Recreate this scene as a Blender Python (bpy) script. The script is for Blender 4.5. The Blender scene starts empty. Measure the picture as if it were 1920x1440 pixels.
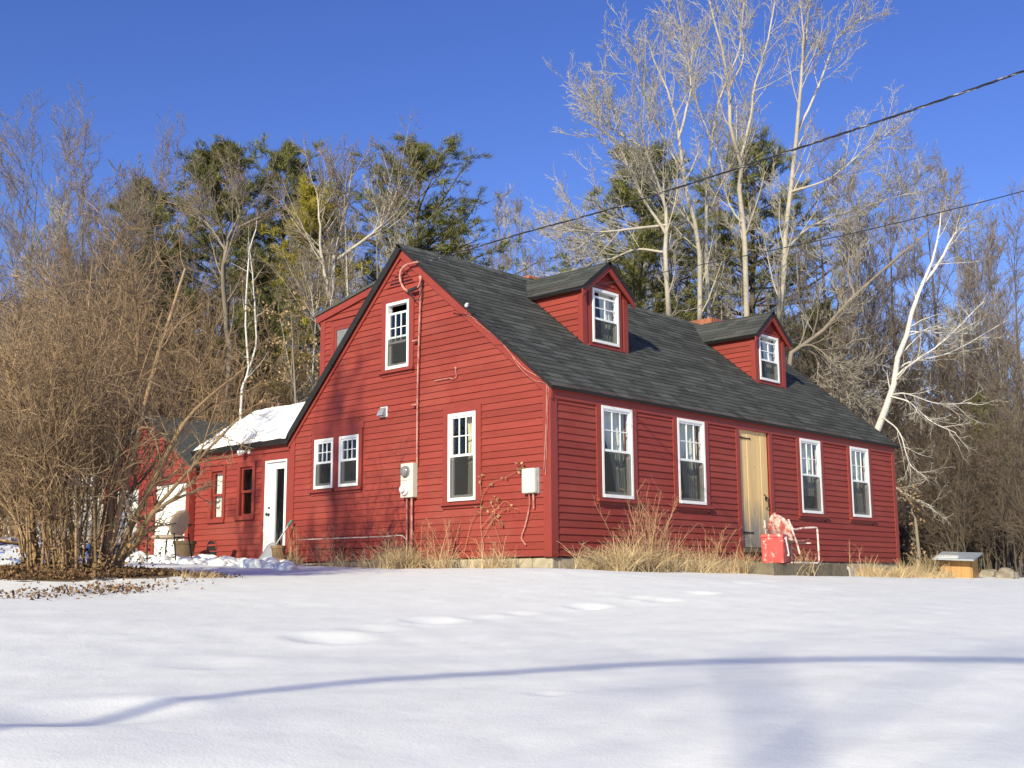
import bpy, math
import numpy as np
from mathutils import Matrix, Vector

# ------------------------------------------------------------------ camera
scene = bpy.context.scene
FPX = 2218.909
CAM = np.array([-12.7121, -11.1841, -0.3723])
FWD = np.array([0.71885751, 0.67512766, 0.16566991])
RGT = np.array([0.68513156, -0.72840545, -0.0044987])
UPV = np.array([-0.11763767, -0.11673961, 0.986171])
cam_data = bpy.data.cameras.new('camera')
cam_data.sensor_width = 36.0
cam_data.lens = 36.0 * FPX / 1920.0
cam_data.clip_start = 0.05
cam_data.clip_end = 3000
cam = bpy.data.objects.new('camera', cam_data)
scene.collection.objects.link(cam)
cam.matrix_world = Matrix(((RGT[0], UPV[0], -FWD[0], CAM[0]), (RGT[1], UPV[1], -FWD[1], CAM[1]),
                           (RGT[2], UPV[2], -FWD[2], CAM[2]), (0, 0, 0, 1)))
scene.camera = cam

# ------------------------------------------------------------------ sky and sun
SUN_AZ, SUN_EL = math.radians(19.5), math.radians(24.5)      # direction the light travels, seen from above
SUND = np.array([math.cos(SUN_EL) * math.cos(SUN_AZ), math.cos(SUN_EL) * math.sin(SUN_AZ), -math.sin(SUN_EL)])
world = bpy.data.worlds.new('World')
scene.world = world
world.use_nodes = True
wn = world.node_tree.nodes
sky = wn.new('ShaderNodeTexSky')
sky.sky_type = 'NISHITA'
sky.sun_disc = False
sky.sun_elevation = SUN_EL
sky.sun_rotation = math.atan2(-SUND[0], -SUND[1])
sky.altitude = 600
sky.air_density = 1.0
sky.dust_density = 0.15
sky.ozone_density = 3.0
wn['Background'].inputs[1].default_value = 0.12
hsv = wn.new('ShaderNodeHueSaturation')          # a clear, deep winter blue
hsv.inputs['Hue'].default_value = .525
hsv.inputs['Saturation'].default_value = 1.22
world.node_tree.links.new(sky.outputs[0], hsv.inputs['Color'])
world.node_tree.links.new(hsv.outputs[0], wn['Background'].inputs[0])
sun_data = bpy.data.lights.new('sun', 'SUN')
sun_data.energy = 4.6
sun_data.angle = math.radians(0.53)
sun_data.color = (1.0, 0.925, 0.67)
sun = bpy.data.objects.new('sun', sun_data)
scene.collection.objects.link(sun)
sun.rotation_euler = Vector(SUND).to_track_quat('-Z', 'Y').to_euler()
sun.location = (-20, -10, 25)
scene.view_settings.view_transform = 'Standard'
scene.view_settings.look = 'None'
scene.view_settings.gamma = 1
scene.view_settings.use_curve_mapping = False
scene.view_settings.exposure = 0.44
scene.cycles.max_bounces = 6
scene.cycles.transparent_max_bounces = 16
scene.cycles.use_denoising = True

# ------------------------------------------------------------------ helpers
COL = scene.collection
Z3 = np.array([0., 0., 1.])
V = lambda *a: np.array(a, float)
def ray(px, py): return FWD + RGT * (px - 960) / FPX + UPV * (720 - py) / FPX
def atd(px, py, dep): return CAM + ray(px, py) * dep
def on_x(px, py, x):
    d = ray(px, py); return CAM + d * ((x - CAM[0]) / d[0])
def on_y(px, py, y):
    d = ray(px, py); return CAM + d * ((y - CAM[1]) / d[1])
def unit(v): v = np.asarray(v, float); return v / np.linalg.norm(v)

def tag(o, label=None, cat=None, group=None, kind=None):
    if label: o['label'] = label
    if cat: o['category'] = cat
    if group: o['group'] = group
    if kind: o['kind'] = kind
    return o
def empty(name, loc=(0, 0, 0), parent=None, rz=0.0):
    o = bpy.data.objects.new(name, None)
    o.empty_display_size = 0.2
    COL.objects.link(o)
    o.location = loc
    o.rotation_euler = (0, 0, rz)
    if parent is not None: o.parent = parent
    return o
def link(name, me, mat, parent=None, inv=None):
    if mat is not None and len(me.materials) == 0: me.materials.append(mat)
    o = bpy.data.objects.new(name, me)
    COL.objects.link(o)
    if parent is not None:
        o.parent = parent
    return o
def npmesh(name, verts, faces, smooth=False):
    verts = np.asarray(verts, np.float32); faces = np.asarray(faces, np.int32)
    me = bpy.data.meshes.new(name)
    nf, k = faces.shape
    me.vertices.add(len(verts)); me.vertices.foreach_set('co', verts.ravel())
    me.loops.add(nf * k); me.loops.foreach_set('vertex_index', faces.ravel())
    me.polygons.add(nf)
    me.polygons.foreach_set('loop_start', np.arange(0, nf * k, k, dtype=np.int32))
    me.polygons.foreach_set('loop_total', np.full(nf, k, np.int32))
    if smooth: me.polygons.foreach_set('use_smooth', np.ones(nf, bool))
    me.update(calc_edges=True)
    return me

class Fr:
    """a local frame: s along, u up, n out"""
    def __init__(self, o, s, u, n): self.o, self.s, self.u, self.n = V(*o), V(*s), V(*u), V(*n)
    def p(self, s, z, n=0.0): return self.o + self.s * s + self.u * z + self.n * n

class MB:
    def __init__(self): self.v = []; self.f = []
    def hexa(self, p):      # 8 points: bottom 4 (ccw from above), top 4
        b = len(self.v); self.v += [tuple(q) for q in p]
        for f in ((3, 2, 1, 0), (4, 5, 6, 7), (0, 1, 5, 4), (1, 2, 6, 5), (2, 3, 7, 6), (3, 0, 4, 7)):
            self.f.append(tuple(b + i for i in f))
        return self
    def box(self, fr, s0, s1, z0, z1, n0, n1):
        P = fr.p
        return self.hexa([P(s0, z0, n1), P(s1, z0, n1), P(s1, z0, n0), P(s0, z0, n0),
                          P(s0, z1, n1), P(s1, z1, n1), P(s1, z1, n0), P(s0, z1, n0)])
    def prism(self, fr, poly, n0, n1):
        k = len(poly); b = len(self.v)
        self.v += [tuple(fr.p(s, z, n1)) for s, z in poly] + [tuple(fr.p(s, z, n0)) for s, z in poly]
        self.f.append(tuple(b + i for i in range(k))); self.f.append(tuple(b + k + i for i in reversed(range(k))))
        for i in range(k):
            j = (i + 1) % k; self.f.append((b + i, b + k + i, b + k + j, b + j))
        return self
    def tube(self, pts, rad, k=8, cap=True):
        pts = np.asarray(pts, float); n = len(pts)
        rad = np.full(n, rad) if np.isscalar(rad) else np.asarray(rad)
        t = np.gradient(pts, axis=0); t /= np.linalg.norm(t, axis=1)[:, None] + 1e-12
        a = unit(np.cross(t[0], Z3 if abs(t[0][2]) < .9 else V(1, 0, 0)))
        b0 = len(self.v)
        for i in range(n):
            a = unit(a - t[i] * (a @ t[i])); c = np.cross(t[i], a)
            for j in range(k):
                th = 2 * math.pi * j / k
                self.v.append(tuple(pts[i] + rad[i] * (math.cos(th) * a + math.sin(th) * c)))
        for i in range(n - 1):
            for j in range(k):
                q = (j + 1) % k
                self.f.append((b0 + i * k + j, b0 + i * k + q, b0 + (i + 1) * k + q, b0 + (i + 1) * k + j))
        if cap:
            self.f.append(tuple(b0 + j for j in reversed(range(k))))
            self.f.append(tuple(b0 + (n - 1) * k + j for j in range(k)))
        return self
    def lathe(self, c, prof, k=16, axis=Z3):
        axis = unit(axis); a = unit(np.cross(axis, V(1, 0, 0) if abs(axis[0]) < .9 else V(0, 1, 0))); b = np.cross(axis, a)
        b0 = len(self.v); c = V(*c)
        for r, h in prof:
            for j in range(k):
                th = 2 * math.pi * j / k
                self.v.append(tuple(c + axis * h + r * (math.cos(th) * a + math.sin(th) * b)))
        for i in range(len(prof) - 1):
            for j in range(k):
                q = (j + 1) % k
                self.f.append((b0 + i * k + j, b0 + i * k + q, b0 + (i + 1) * k + q, b0 + (i + 1) * k + j))
        self.f.append(tuple(b0 + j for j in reversed(range(k))))
        self.f.append(tuple(b0 + (len(prof) - 1) * k + j for j in range(k)))
        return self
    def build(self, name, mat, parent=None, smooth=False, bevel=0.0):
        me = bpy.data.meshes.new(name)
        me.from_pydata(self.v, [], self.f)
        if smooth:
            me.polygons.foreach_set('use_smooth', np.ones(len(me.polygons), bool))
            try: me.set_sharp_from_angle(angle=math.radians(40))
            except Exception: pass
        me.update()
        o = link(name, me, mat, parent)
        if bevel:
            m = o.modifiers.new('edge', 'BEVEL'); m.width = bevel; m.segments = 2; m.limit_method = 'ANGLE'
        return o

def smooth_path(pts, n=24):
    """Catmull-Rom through the points"""
    P = np.asarray(pts, float); P = np.vstack([2 * P[0] - P[1], P, 2 * P[-1] - P[-2]])
    m = len(P) - 3; out = []
    for q in np.linspace(0, m, n):
        i = min(int(q), m - 1); t = q - i
        p0, p1, p2, p3 = P[i:i + 4]
        out.append(.5 * (2 * p1 + (p2 - p0) * t + (2 * p0 - 5 * p1 + 4 * p2 - p3) * t * t + (3 * p1 - p0 - 3 * p2 + p3) * t ** 3))
    return np.array(out)

# ------------------------------------------------------------------ materials
def mat(name, col, rough=.7, var=.15, scale=6., bump=0., bscale=40., spec=.3, objrand=0., stretch=(1, 1, 1), metal=0., island=0.):
    m = bpy.data.materials.new(name); m.use_nodes = True
    nt = m.node_tree; N = nt.nodes; Lk = nt.links
    b = N['Principled BSDF']
    b.inputs['Roughness'].default_value = rough
    b.inputs['Specular IOR Level'].default_value = spec
    b.inputs['Metallic'].default_value = metal
    tc = N.new('ShaderNodeTexCoord'); mp = N.new('ShaderNodeMapping'); mp.inputs['Scale'].default_value = stretch
    Lk.new(tc.outputs['Object'], mp.inputs[0])
    nz = N.new('ShaderNodeTexNoise'); nz.inputs['Scale'].default_value = scale; nz.inputs['Detail'].default_value = 6
    nz.inputs['Roughness'].default_value = .6
    Lk.new(mp.outputs[0], nz.inputs['Vector'])
    val = N.new('ShaderNodeMapRange'); val.inputs['From Min'].default_value = .3; val.inputs['From Max'].default_value = .7
    val.inputs['To Min'].default_value = 1 - var; val.inputs['To Max'].default_value = 1 + var
    Lk.new(nz.outputs['Fac'], val.inputs['Value'])
    cur = val.outputs[0]
    def mul(sock, amp):
        r = N.new('ShaderNodeMapRange'); r.inputs['To Min'].default_value = 1 - amp; r.inputs['To Max'].default_value = 1 + amp
        Lk.new(sock, r.inputs['Value'])
        mm = N.new('ShaderNodeMath'); mm.operation = 'MULTIPLY'
        return r.outputs[0], mm
    if objrand:
        oi = N.new('ShaderNodeObjectInfo'); r, mm = mul(oi.outputs['Random'], objrand)
        Lk.new(cur, mm.inputs[0]); Lk.new(r, mm.inputs[1]); cur = mm.outputs[0]
    if island:
        ge = N.new('ShaderNodeNewGeometry'); r, mm = mul(ge.outputs['Random Per Island'], island)
        Lk.new(cur, mm.inputs[0]); Lk.new(r, mm.inputs[1]); cur = mm.outputs[0]
    hs = N.new('ShaderNodeHueSaturation'); hs.inputs['Color'].default_value = (*col, 1)
    Lk.new(cur, hs.inputs['Value'])
    Lk.new(hs.outputs[0], b.inputs['Base Color'])
    if bump:
        nb = N.new('ShaderNodeTexNoise'); nb.inputs['Scale'].default_value = bscale; nb.inputs['Detail'].default_value = 5
        Lk.new(mp.outputs[0], nb.inputs['Vector'])
        bp = N.new('ShaderNodeBump'); bp.inputs['Strength'].default_value = bump; bp.inputs['Distance'].default_value = .02
        Lk.new(nb.outputs['Fac'], bp.inputs['Height']); Lk.new(bp.outputs[0], b.inputs['Normal'])
    m['hs'] = 1
    return m

def overlay(m, col, scale, lo, hi, stretch=(1, 1, 1), detail=8, amount=1.0):
    """mix a second colour in by a noise mask (wear, stains, flecks)"""
    nt = m.node_tree; N = nt.nodes; Lk = nt.links
    b = N['Principled BSDF']; src = b.inputs['Base Color'].links[0].from_socket
    tc = N.new('ShaderNodeTexCoord'); mp = N.new('ShaderNodeMapping'); mp.inputs['Scale'].default_value = stretch
    nz = N.new('ShaderNodeTexNoise'); nz.inputs['Scale'].default_value = scale; nz.inputs['Detail'].default_value = detail
    nz.inputs['Roughness'].default_value = .65
    Lk.new(tc.outputs['Object'], mp.inputs[0]); Lk.new(mp.outputs[0], nz.inputs['Vector'])
    r = N.new('ShaderNodeMapRange'); r.inputs['From Min'].default_value = lo; r.inputs['From Max'].default_value = hi
    r.inputs['To Max'].default_value = amount
    Lk.new(nz.outputs['Fac'], r.inputs['Value'])
    mx = N.new('ShaderNodeMix'); mx.data_type = 'RGBA'
    Lk.new(r.outputs[0], mx.inputs['Factor']); Lk.new(src, mx.inputs['A']); mx.inputs['B'].default_value = (*col, 1)
    Lk.new(mx.outputs['Result'], b.inputs['Base Color'])
    return m

M = {}
RED = (.255, .044, .033)
M['clap'] = overlay(overlay(mat('red_clapboard', RED, .62, .10, 3., .25, 60, .25, objrand=.11, stretch=(.4, .4, 3)),
                            (.21, .03, .022), 1.1, .55, .8, (1, 1, .5), 5, .55), (.5, .25, .2), 55, .70, .76, (.35, .35, 1.2), 3, .75)
overlay(M['clap'], (.33, .095, .07), .7, .5, .72, (1, 1, 1.6), 7, .4)
M['trim'] = overlay(mat('red_trim', (.25, .042, .032), .5, .08, 2.5, .12, 50, .3), (.5, .24, .2), 45, .72, .78, (1, 1, .3), 3, .7)
M['white'] = overlay(mat('white_vinyl', (.80, .80, .79), .4, .03, 5., spec=.4), (.5, .47, .42), 8, .62, .8, (1, 1, 1), 6, .35)
M['whitepaint'] = overlay(mat('white_paint', (.78, .77, .74), .55, .05, 3., .1, 30), (.45, .42, .37), 4, .6, .85, (1, 1, .4), 6, .5)
M['shingle'] = overlay(mat('asphalt_shingle', (.086, .090, .085), .95, .28, 9., .6, 220, .15, objrand=.27, stretch=(1.2, 5, 5), island=.27),
                       (.13, .13, .122), 180, .62, .72, (1, 1, 1), 2, .7)
M['black'] = mat('black_metal', (.018, .017, .018), .5, .15, 8)
M['drip'] = mat('dark_drip_edge', (.02, .018, .018), .6, .15, 8)
M['brick'] = mat('chimney_brick', (.37, .13, .075), .9, .22, 14, .4, 60, objrand=.22)
M['mortar'] = mat('mortar', (.36, .33, .29), .95, .15, 20, .3)
M['stone'] = overlay(mat('foundation_stone', (.44, .38, .28), .9, .2, 6, .5, 25, objrand=.15), (.2, .17, .12), 5, .55, .7)
M['room'] = mat('interior_plaster', (.42, .39, .34), .9, .05, 2)
M['roomfloor'] = mat('interior_floor', (.16, .10, .06), .5, .2, 4)
M['pine_wood'] = mat('pine_board', (.62, .41, .19), .6, .12, 2.2, .15, 30, .3, objrand=.08, stretch=(6, 6, .35))
M['concrete'] = overlay(mat('weathered_slab', (.165, .135, .095), .9, .25, 6, .5, 25), (.1, .085, .06), 4, .5, .75)
M['utility'] = mat('pale_utility_plastic', (.62, .60, .52), .5, .05, 5)
M['greyglass'] = mat('meter_glass', (.2, .2, .2), .12, .2, 20, spec=.6)
M['conduit'] = overlay(mat('pinkish_cable', (.5, .25, .20), .6, .12, 15), (.36, .1, .085), 14, .45, .6, (1, 1, .6))
M['wire'] = mat('black_cable', (.028, .027, .03), .5, .2, 20)
M['weatheredwire'] = overlay(mat('weathered_cable', (.05, .05, .055), .45, .2, 20), (.4, .4, .42), 9, .5, .62)
M['galv'] = mat('grey_metal', (.38, .40, .43), .45, .15, 10, metal=.4)
M['rustred'] = overlay(mat('faded_red_paint', (.62, .065, .06), .5, .12, 6), (.62, .45, .38), 12, .56, .64)
M['chairpaint'] = overlay(mat('flaking_white_paint', (.74, .66, .6), .55, .08, 12), (.45, .10, .07), 16, .5, .6)
M['chairshell'] = overlay(mat('flaking_red_shell', (.46, .12, .10), .55, .15, 9), (.66, .54, .49), 9, .44, .56, (1, 1, 1), 10)
M['tanvinyl'] = mat('tan_seat', (.38, .29, .215), .6, .06, 4)
M['terracotta'] = mat('brown_tub', (.12, .085, .05), .8, .2, 6)
M['orangewood'] = mat('orange_wood', (.43, .235, .085), .7, .15, 3, .2, 30, stretch=(4, 4, .5), objrand=.1)
M['slate'] = mat('grey_lid', (.3, .33, .37), .6, .15, 6)
M['bluetarp'] = overlay(mat('blue_tarp', (.12, .24, .6), .45, .15, 5, .3, 10), (.78, .79, .8), 2.2, .42, .45, (1, 1, 2.5))
M['rock'] = overlay(mat('field_rock', (.28, .24, .19), .9, .25, 4, .6, 15), (.5, .47, .42), 6, .6, .75)
M['lattice'] = mat('pale_board', (.55, .53, .48), .8, .15, 5)

def glass_mat():
    m = bpy.data.materials.new('window_glass'); m.use_nodes = True
    N = m.node_tree.nodes; Lk = m.node_tree.links; N.remove(N['Principled BSDF'])
    tr = N.new('ShaderNodeBsdfTransparent'); tr.inputs[0].default_value = (.92, .95, .95, 1)
    gl = N.new('ShaderNodeBsdfGlossy'); gl.inputs['Roughness'].default_value = .01
    fr = N.new('ShaderNodeFresnel'); ge = N.new('ShaderNodeNewGeometry'); io = N.new('ShaderNodeMapRange'); io.inputs['To Min'].default_value = 1.5; io.inputs['To Max'].default_value = 1 / 1.5
    Lk.new(ge.outputs['Backfacing'], io.inputs['Value']); Lk.new(io.outputs[0], fr.inputs['IOR'])
    tc = N.new('ShaderNodeTexCoord'); nz = N.new('ShaderNodeTexNoise'); nz.inputs['Scale'].default_value = 2.5
    bp = N.new('ShaderNodeBump'); bp.inputs['Strength'].default_value = .06; bp.inputs['Distance'].default_value = .05
    Lk.new(tc.outputs['Object'], nz.inputs['Vector']); Lk.new(nz.outputs['Fac'], bp.inputs['Height']); Lk.new(bp.outputs[0], gl.inputs['Normal'])
    mx = N.new('ShaderNodeMixShader')
    Lk.new(fr.outputs[0], mx.inputs[0]); Lk.new(tr.outputs[0], mx.inputs[1]); Lk.new(gl.outputs[0], mx.inputs[2])
    Lk.new(mx.outputs[0], N['Material Output'].inputs[0])
    return m
M['glass'] = glass_mat()
def sheer(name, col, cover):
    m = bpy.data.materials.new(name); m.use_nodes = True
    N = m.node_tree.nodes; Lk = m.node_tree.links; b = N['Principled BSDF']
    b.inputs['Base Color'].default_value = (*col, 1); b.inputs['Roughness'].default_value = .9
    tr = N.new('ShaderNodeBsdfTransparent'); mx = N.new('ShaderNodeMixShader'); mx.inputs[0].default_value = cover
    Lk.new(tr.outputs[0], mx.inputs[1]); Lk.new(b.outputs[0], mx.inputs[2]); Lk.new(mx.outputs[0], N['Material Output'].inputs[0])
    return m
M['screen'] = sheer('insect_screen', (.035, .035, .035), .4)
M['curtain'] = sheer('sheer_curtain', (.85, .83, .78), .9)
M['drape'] = sheer('cream_drape', (.72, .64, .46), .96)

def snow_mat(name, ground=False):
    m = bpy.data.materials.new(name); m.use_nodes = True
    N = m.node_tree.nodes; Lk = m.node_tree.links; b = N['Principled BSDF']
    b.inputs['Roughness'].default_value = .65; b.inputs['Specular IOR Level'].default_value = .25
    tc = N.new('ShaderNodeTexCoord')
    def noise(sc, det=4, st=(1, 1, 1)):
        mp = N.new('ShaderNodeMapping'); mp.inputs['Scale'].default_value = st; Lk.new(tc.outputs['Object'], mp.inputs[0])
        n = N.new('ShaderNodeTexNoise'); n.inputs['Scale'].default_value = sc; n.inputs['Detail'].default_value = det
        Lk.new(mp.outputs[0], n.inputs['Vector']); return n.outputs['Fac']
    n1, n2, n3 = noise(70, 3), noise(9, 5), noise(400, 1)
    def bump(h, s, d, prev=None):
        bp = N.new('ShaderNodeBump'); bp.inputs['Strength'].default_value = s; bp.inputs['Distance'].default_value = d
        Lk.new(h, bp.inputs['Height'])
        if prev: Lk.new(prev, bp.inputs['Normal'])
        return bp.outputs[0]
    b1 = bump(n2, .14, .03); b2 = bump(n1, .22, .012, b1); b3 = bump(n3, .35, .004, b2)
    Lk.new(b3, b.inputs['Normal'])
    cr = N.new('ShaderNodeMapRange'); cr.inputs['From Min'].default_value = .3; cr.inputs['From Max'].default_value = .7
    cr.inputs['To Min'].default_value = .8; cr.inputs['To Max'].default_value = .88
    Lk.new(noise(3, 6), cr.inputs['Value'])
    cc = N.new('ShaderNodeCombineColor'); Lk.new(cr.outputs[0], cc.inputs[0]); Lk.new(cr.outputs[0], cc.inputs[1])
    ad = N.new('ShaderNodeMath'); ad.operation = 'ADD'; ad.inputs[1].default_value = -.02; Lk.new(cr.outputs[0], ad.inputs[0]); Lk.new(ad.outputs[0], cc.inputs[2])
    out = cc.outputs[0]
    if ground:
        # forest floor: leaf litter showing through the snow under the trees, from a per-vertex mask
        at = N.new('ShaderNodeAttribute'); at.attribute_name = 'litter'
        nn = noise(1.3, 8)
        sm = N.new('ShaderNodeMath'); sm.operation = 'ADD'; Lk.new(at.outputs['Fac'], sm.inputs[0]); Lk.new(nn, sm.inputs[1])
        r = N.new('ShaderNodeMapRange'); r.inputs['From Min'].default_value = .98; r.inputs['From Max'].default_value = 1.06; Lk.new(sm.outputs[0], r.inputs['Value'])
        lit = N.new('ShaderNodeMix'); lit.data_type = 'RGBA'; lit.inputs['A'].default_value = (.10, .065, .04, 1); lit.inputs['B'].default_value = (.26, .18, .10, 1)
        Lk.new(noise(40, 4), lit.inputs['Factor'])
        mx = N.new('ShaderNodeMix'); mx.data_type = 'RGBA'; Lk.new(r.outputs[0], mx.inputs['Factor']); Lk.new(out, mx.inputs['A']); Lk.new(lit.outputs['Result'], mx.inputs['B'])
        out = mx.outputs['Result']
    Lk.new(out, b.inputs['Base Color'])
    return m
M['snow'] = snow_mat('snow')
M['snowground'] = snow_mat('snow_ground', True)

def bark(name, col, dark, var=.2, marks=.0, island=.15):
    m = mat(name, col, .85, var, 5, .35, 30, .2, stretch=(1, 1, .5), island=island)
    if marks: overlay(m, dark, 7, .56, .66, (1.2, 1.2, 7), 4, marks)
    else: overlay(m, dark, 2.5, .5, .8, (1, 1, .5), 6, .6)
    return m
M['aspen'] = bark('aspen_bark', (.45, .40, .33), (.12, .10, .08), .15, .55)
M['birch'] = bark('birch_bark', (.62, .585, .54), (.10, .085, .08), .08, .55)
M['greybark'] = bark('grey_bark', (.24, .20, .16), (.10, .085, .065))
M['darkbark'] = bark('dark_bark', (.115, .092, .07), (.05, .04, .03))
M['twig_pale'] = mat('pale_twig', (.40, .36, .30), .85, .15, 3, island=.25)
M['twig_grey'] = mat('grey_brown_twig', (.235, .185, .145), .85, .15, 3, island=.3)
M['twig_purple'] = mat('purplish_twig', (.215, .175, .145), .85, .15, 3, island=.3)
M['twig_dark'] = mat('dark_brown_twig', (.135, .10, .075), .85, .2, 3, island=.4)
M['bush_stem'] = mat('tan_bush_stem', (.27, .18, .10), .85, .2, 6, island=.35)
M['bush_twig'] = mat('brown_bush_twig', (.28, .19, .115), .85, .2, 3, island=.4)
M['straw'] = mat('dry_straw', (.50, .375, .215), .8, .15, 3, island=.4)
M['weedstem'] = mat('dry_weed_stem', (.44, .265, .15), .8, .15, 3, island=.35)
M['needle'] = mat('pine_needles', (.15, .15, .045), .6, .25, .6, island=.5)
M['needle_yellow'] = mat('yellowish_needles', (.30, .25, .035), .6, .25, .6, island=.5)
M['deadleaf'] = mat('dead_leaf', (.36, .235, .12), .8, .2, 3, island=.45)
M['litter'] = mat('leaf_litter', (.17, .10, .05), .9, .3, 5, island=.6)

# ------------------------------------------------------------------ ground
def hz(px, d):           # a point on the horizontal ray through column px, d metres out
    r = ray(px, 1093); r = r / np.hypot(r[0], r[1]); return CAM[:2] + r[:2] * d
ctrl = []
def cp(px, py, d):       # the ground is seen at this pixel, d metres from the camera
    r = ray(px, py); r = r / np.hypot(r[0], r[1]); p = CAM + r * d; ctrl.append(p)
for px, py, d in ((0, 1440, 4.3), (960, 1440, 4.5), (1920, 1440, 4.6), (0, 1290, 6.6), (960, 1270, 7.0), (1920, 1270, 7.2),
                  (0, 1180, 9.0), (500, 1165, 10.), (960, 1165, 10.5), (1400, 1168, 10.6), (1920, 1170, 10.6),
                  (0, 1118, 12.), (200, 1108, 12.8), (560, 1080, 16.5), (800, 1072, 16.4), (1030, 1066, 15.8), (1300, 1079, 16.6),
                  (1600, 1089, 18.5), (1920, 1097, 19.5),
                  (1030, 1064, 16.9), (1370, 1073, 20), (1684, 1082, 25.), (1900, 1086, 28.),
                  (545, 1061, 20.5), (400, 1052, 23), (280, 1050, 25.5), (0, 1062, 18), (100, 1078, 14.7), (0, 1045, 26)):
    cp(px, py, d)
for a, d, z in ((0, 0.5, -1.72), (0, 2.5, -1.45), (90, 5, -1.7), (180, 6, -1.9), (270, 5, -1.9), (90, 14, -1.2), (270, 14, -1.8), (180, 20, -1.7), (180, 60, -1.5), (90, 60, 0.), (270, 60, -1.2),
                (0, 45, .5), (28, 45, .8), (-28, 45, -.1), (0, 90, 1.5), (25, 120, 3), (-25, 120, 1)):
    az = math.atan2(FWD[1], FWD[0]) + math.radians(a)
    ctrl.append(V(CAM[0] + d * math.cos(az), CAM[1] + d * math.sin(az), z))
ctrl = np.array(ctrl)
_n = len(ctrl)
_r = np.linalg.norm(ctrl[:, None, :2] - ctrl[None, :, :2], axis=2)
_A = np.zeros((_n + 3, _n + 3))
_A[:_n, :_n] = np.sqrt(_r * _r + .25) - .15 * np.eye(_n); _A[:_n, _n] = 1; _A[:_n, _n + 1:] = ctrl[:, :2]; _A[_n, :_n] = 1; _A[_n + 1:, :_n] = ctrl[:, :2].T
_w = np.linalg.solve(_A, np.concatenate([ctrl[:, 2], np.zeros(3)]))
def ground(x, y):
    x = np.asarray(x, float); y = np.asarray(y, float); sh = x.shape; x = x.ravel(); y = y.ravel(); out = np.zeros(len(x))
    for i in range(0, len(x), 20000):
        X, Y = x[i:i + 20000], y[i:i + 20000]
        r = np.hypot(X[:, None] - ctrl[None, :, 0], Y[:, None] - ctrl[None, :, 1])
        out[i:i + 20000] = np.sqrt(r * r + .25) @ _w[:_n] + _w[_n] + X * _w[_n + 1] + Y * _w[_n + 2]
    d = np.hypot(x - CAM[0], y - CAM[1]); far = np.clip((d - 90) / 120, 0, 1)
    out = out * (1 - far) + 1.0 * far
    return out.reshape(sh)
def gz(x, y): return float(ground(np.array([x]), np.array([y]))[0])
def hit_ground(px, py):
    d = ray(px, py); ts = np.linspace(3, 40, 800); P = CAM + ts[:, None] * d
    g = ground(P[:, 0], P[:, 1]); k = np.argmax(P[:, 2] < g)
    return P[k] if P[k, 2] < g[k] else P[-1]

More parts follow.
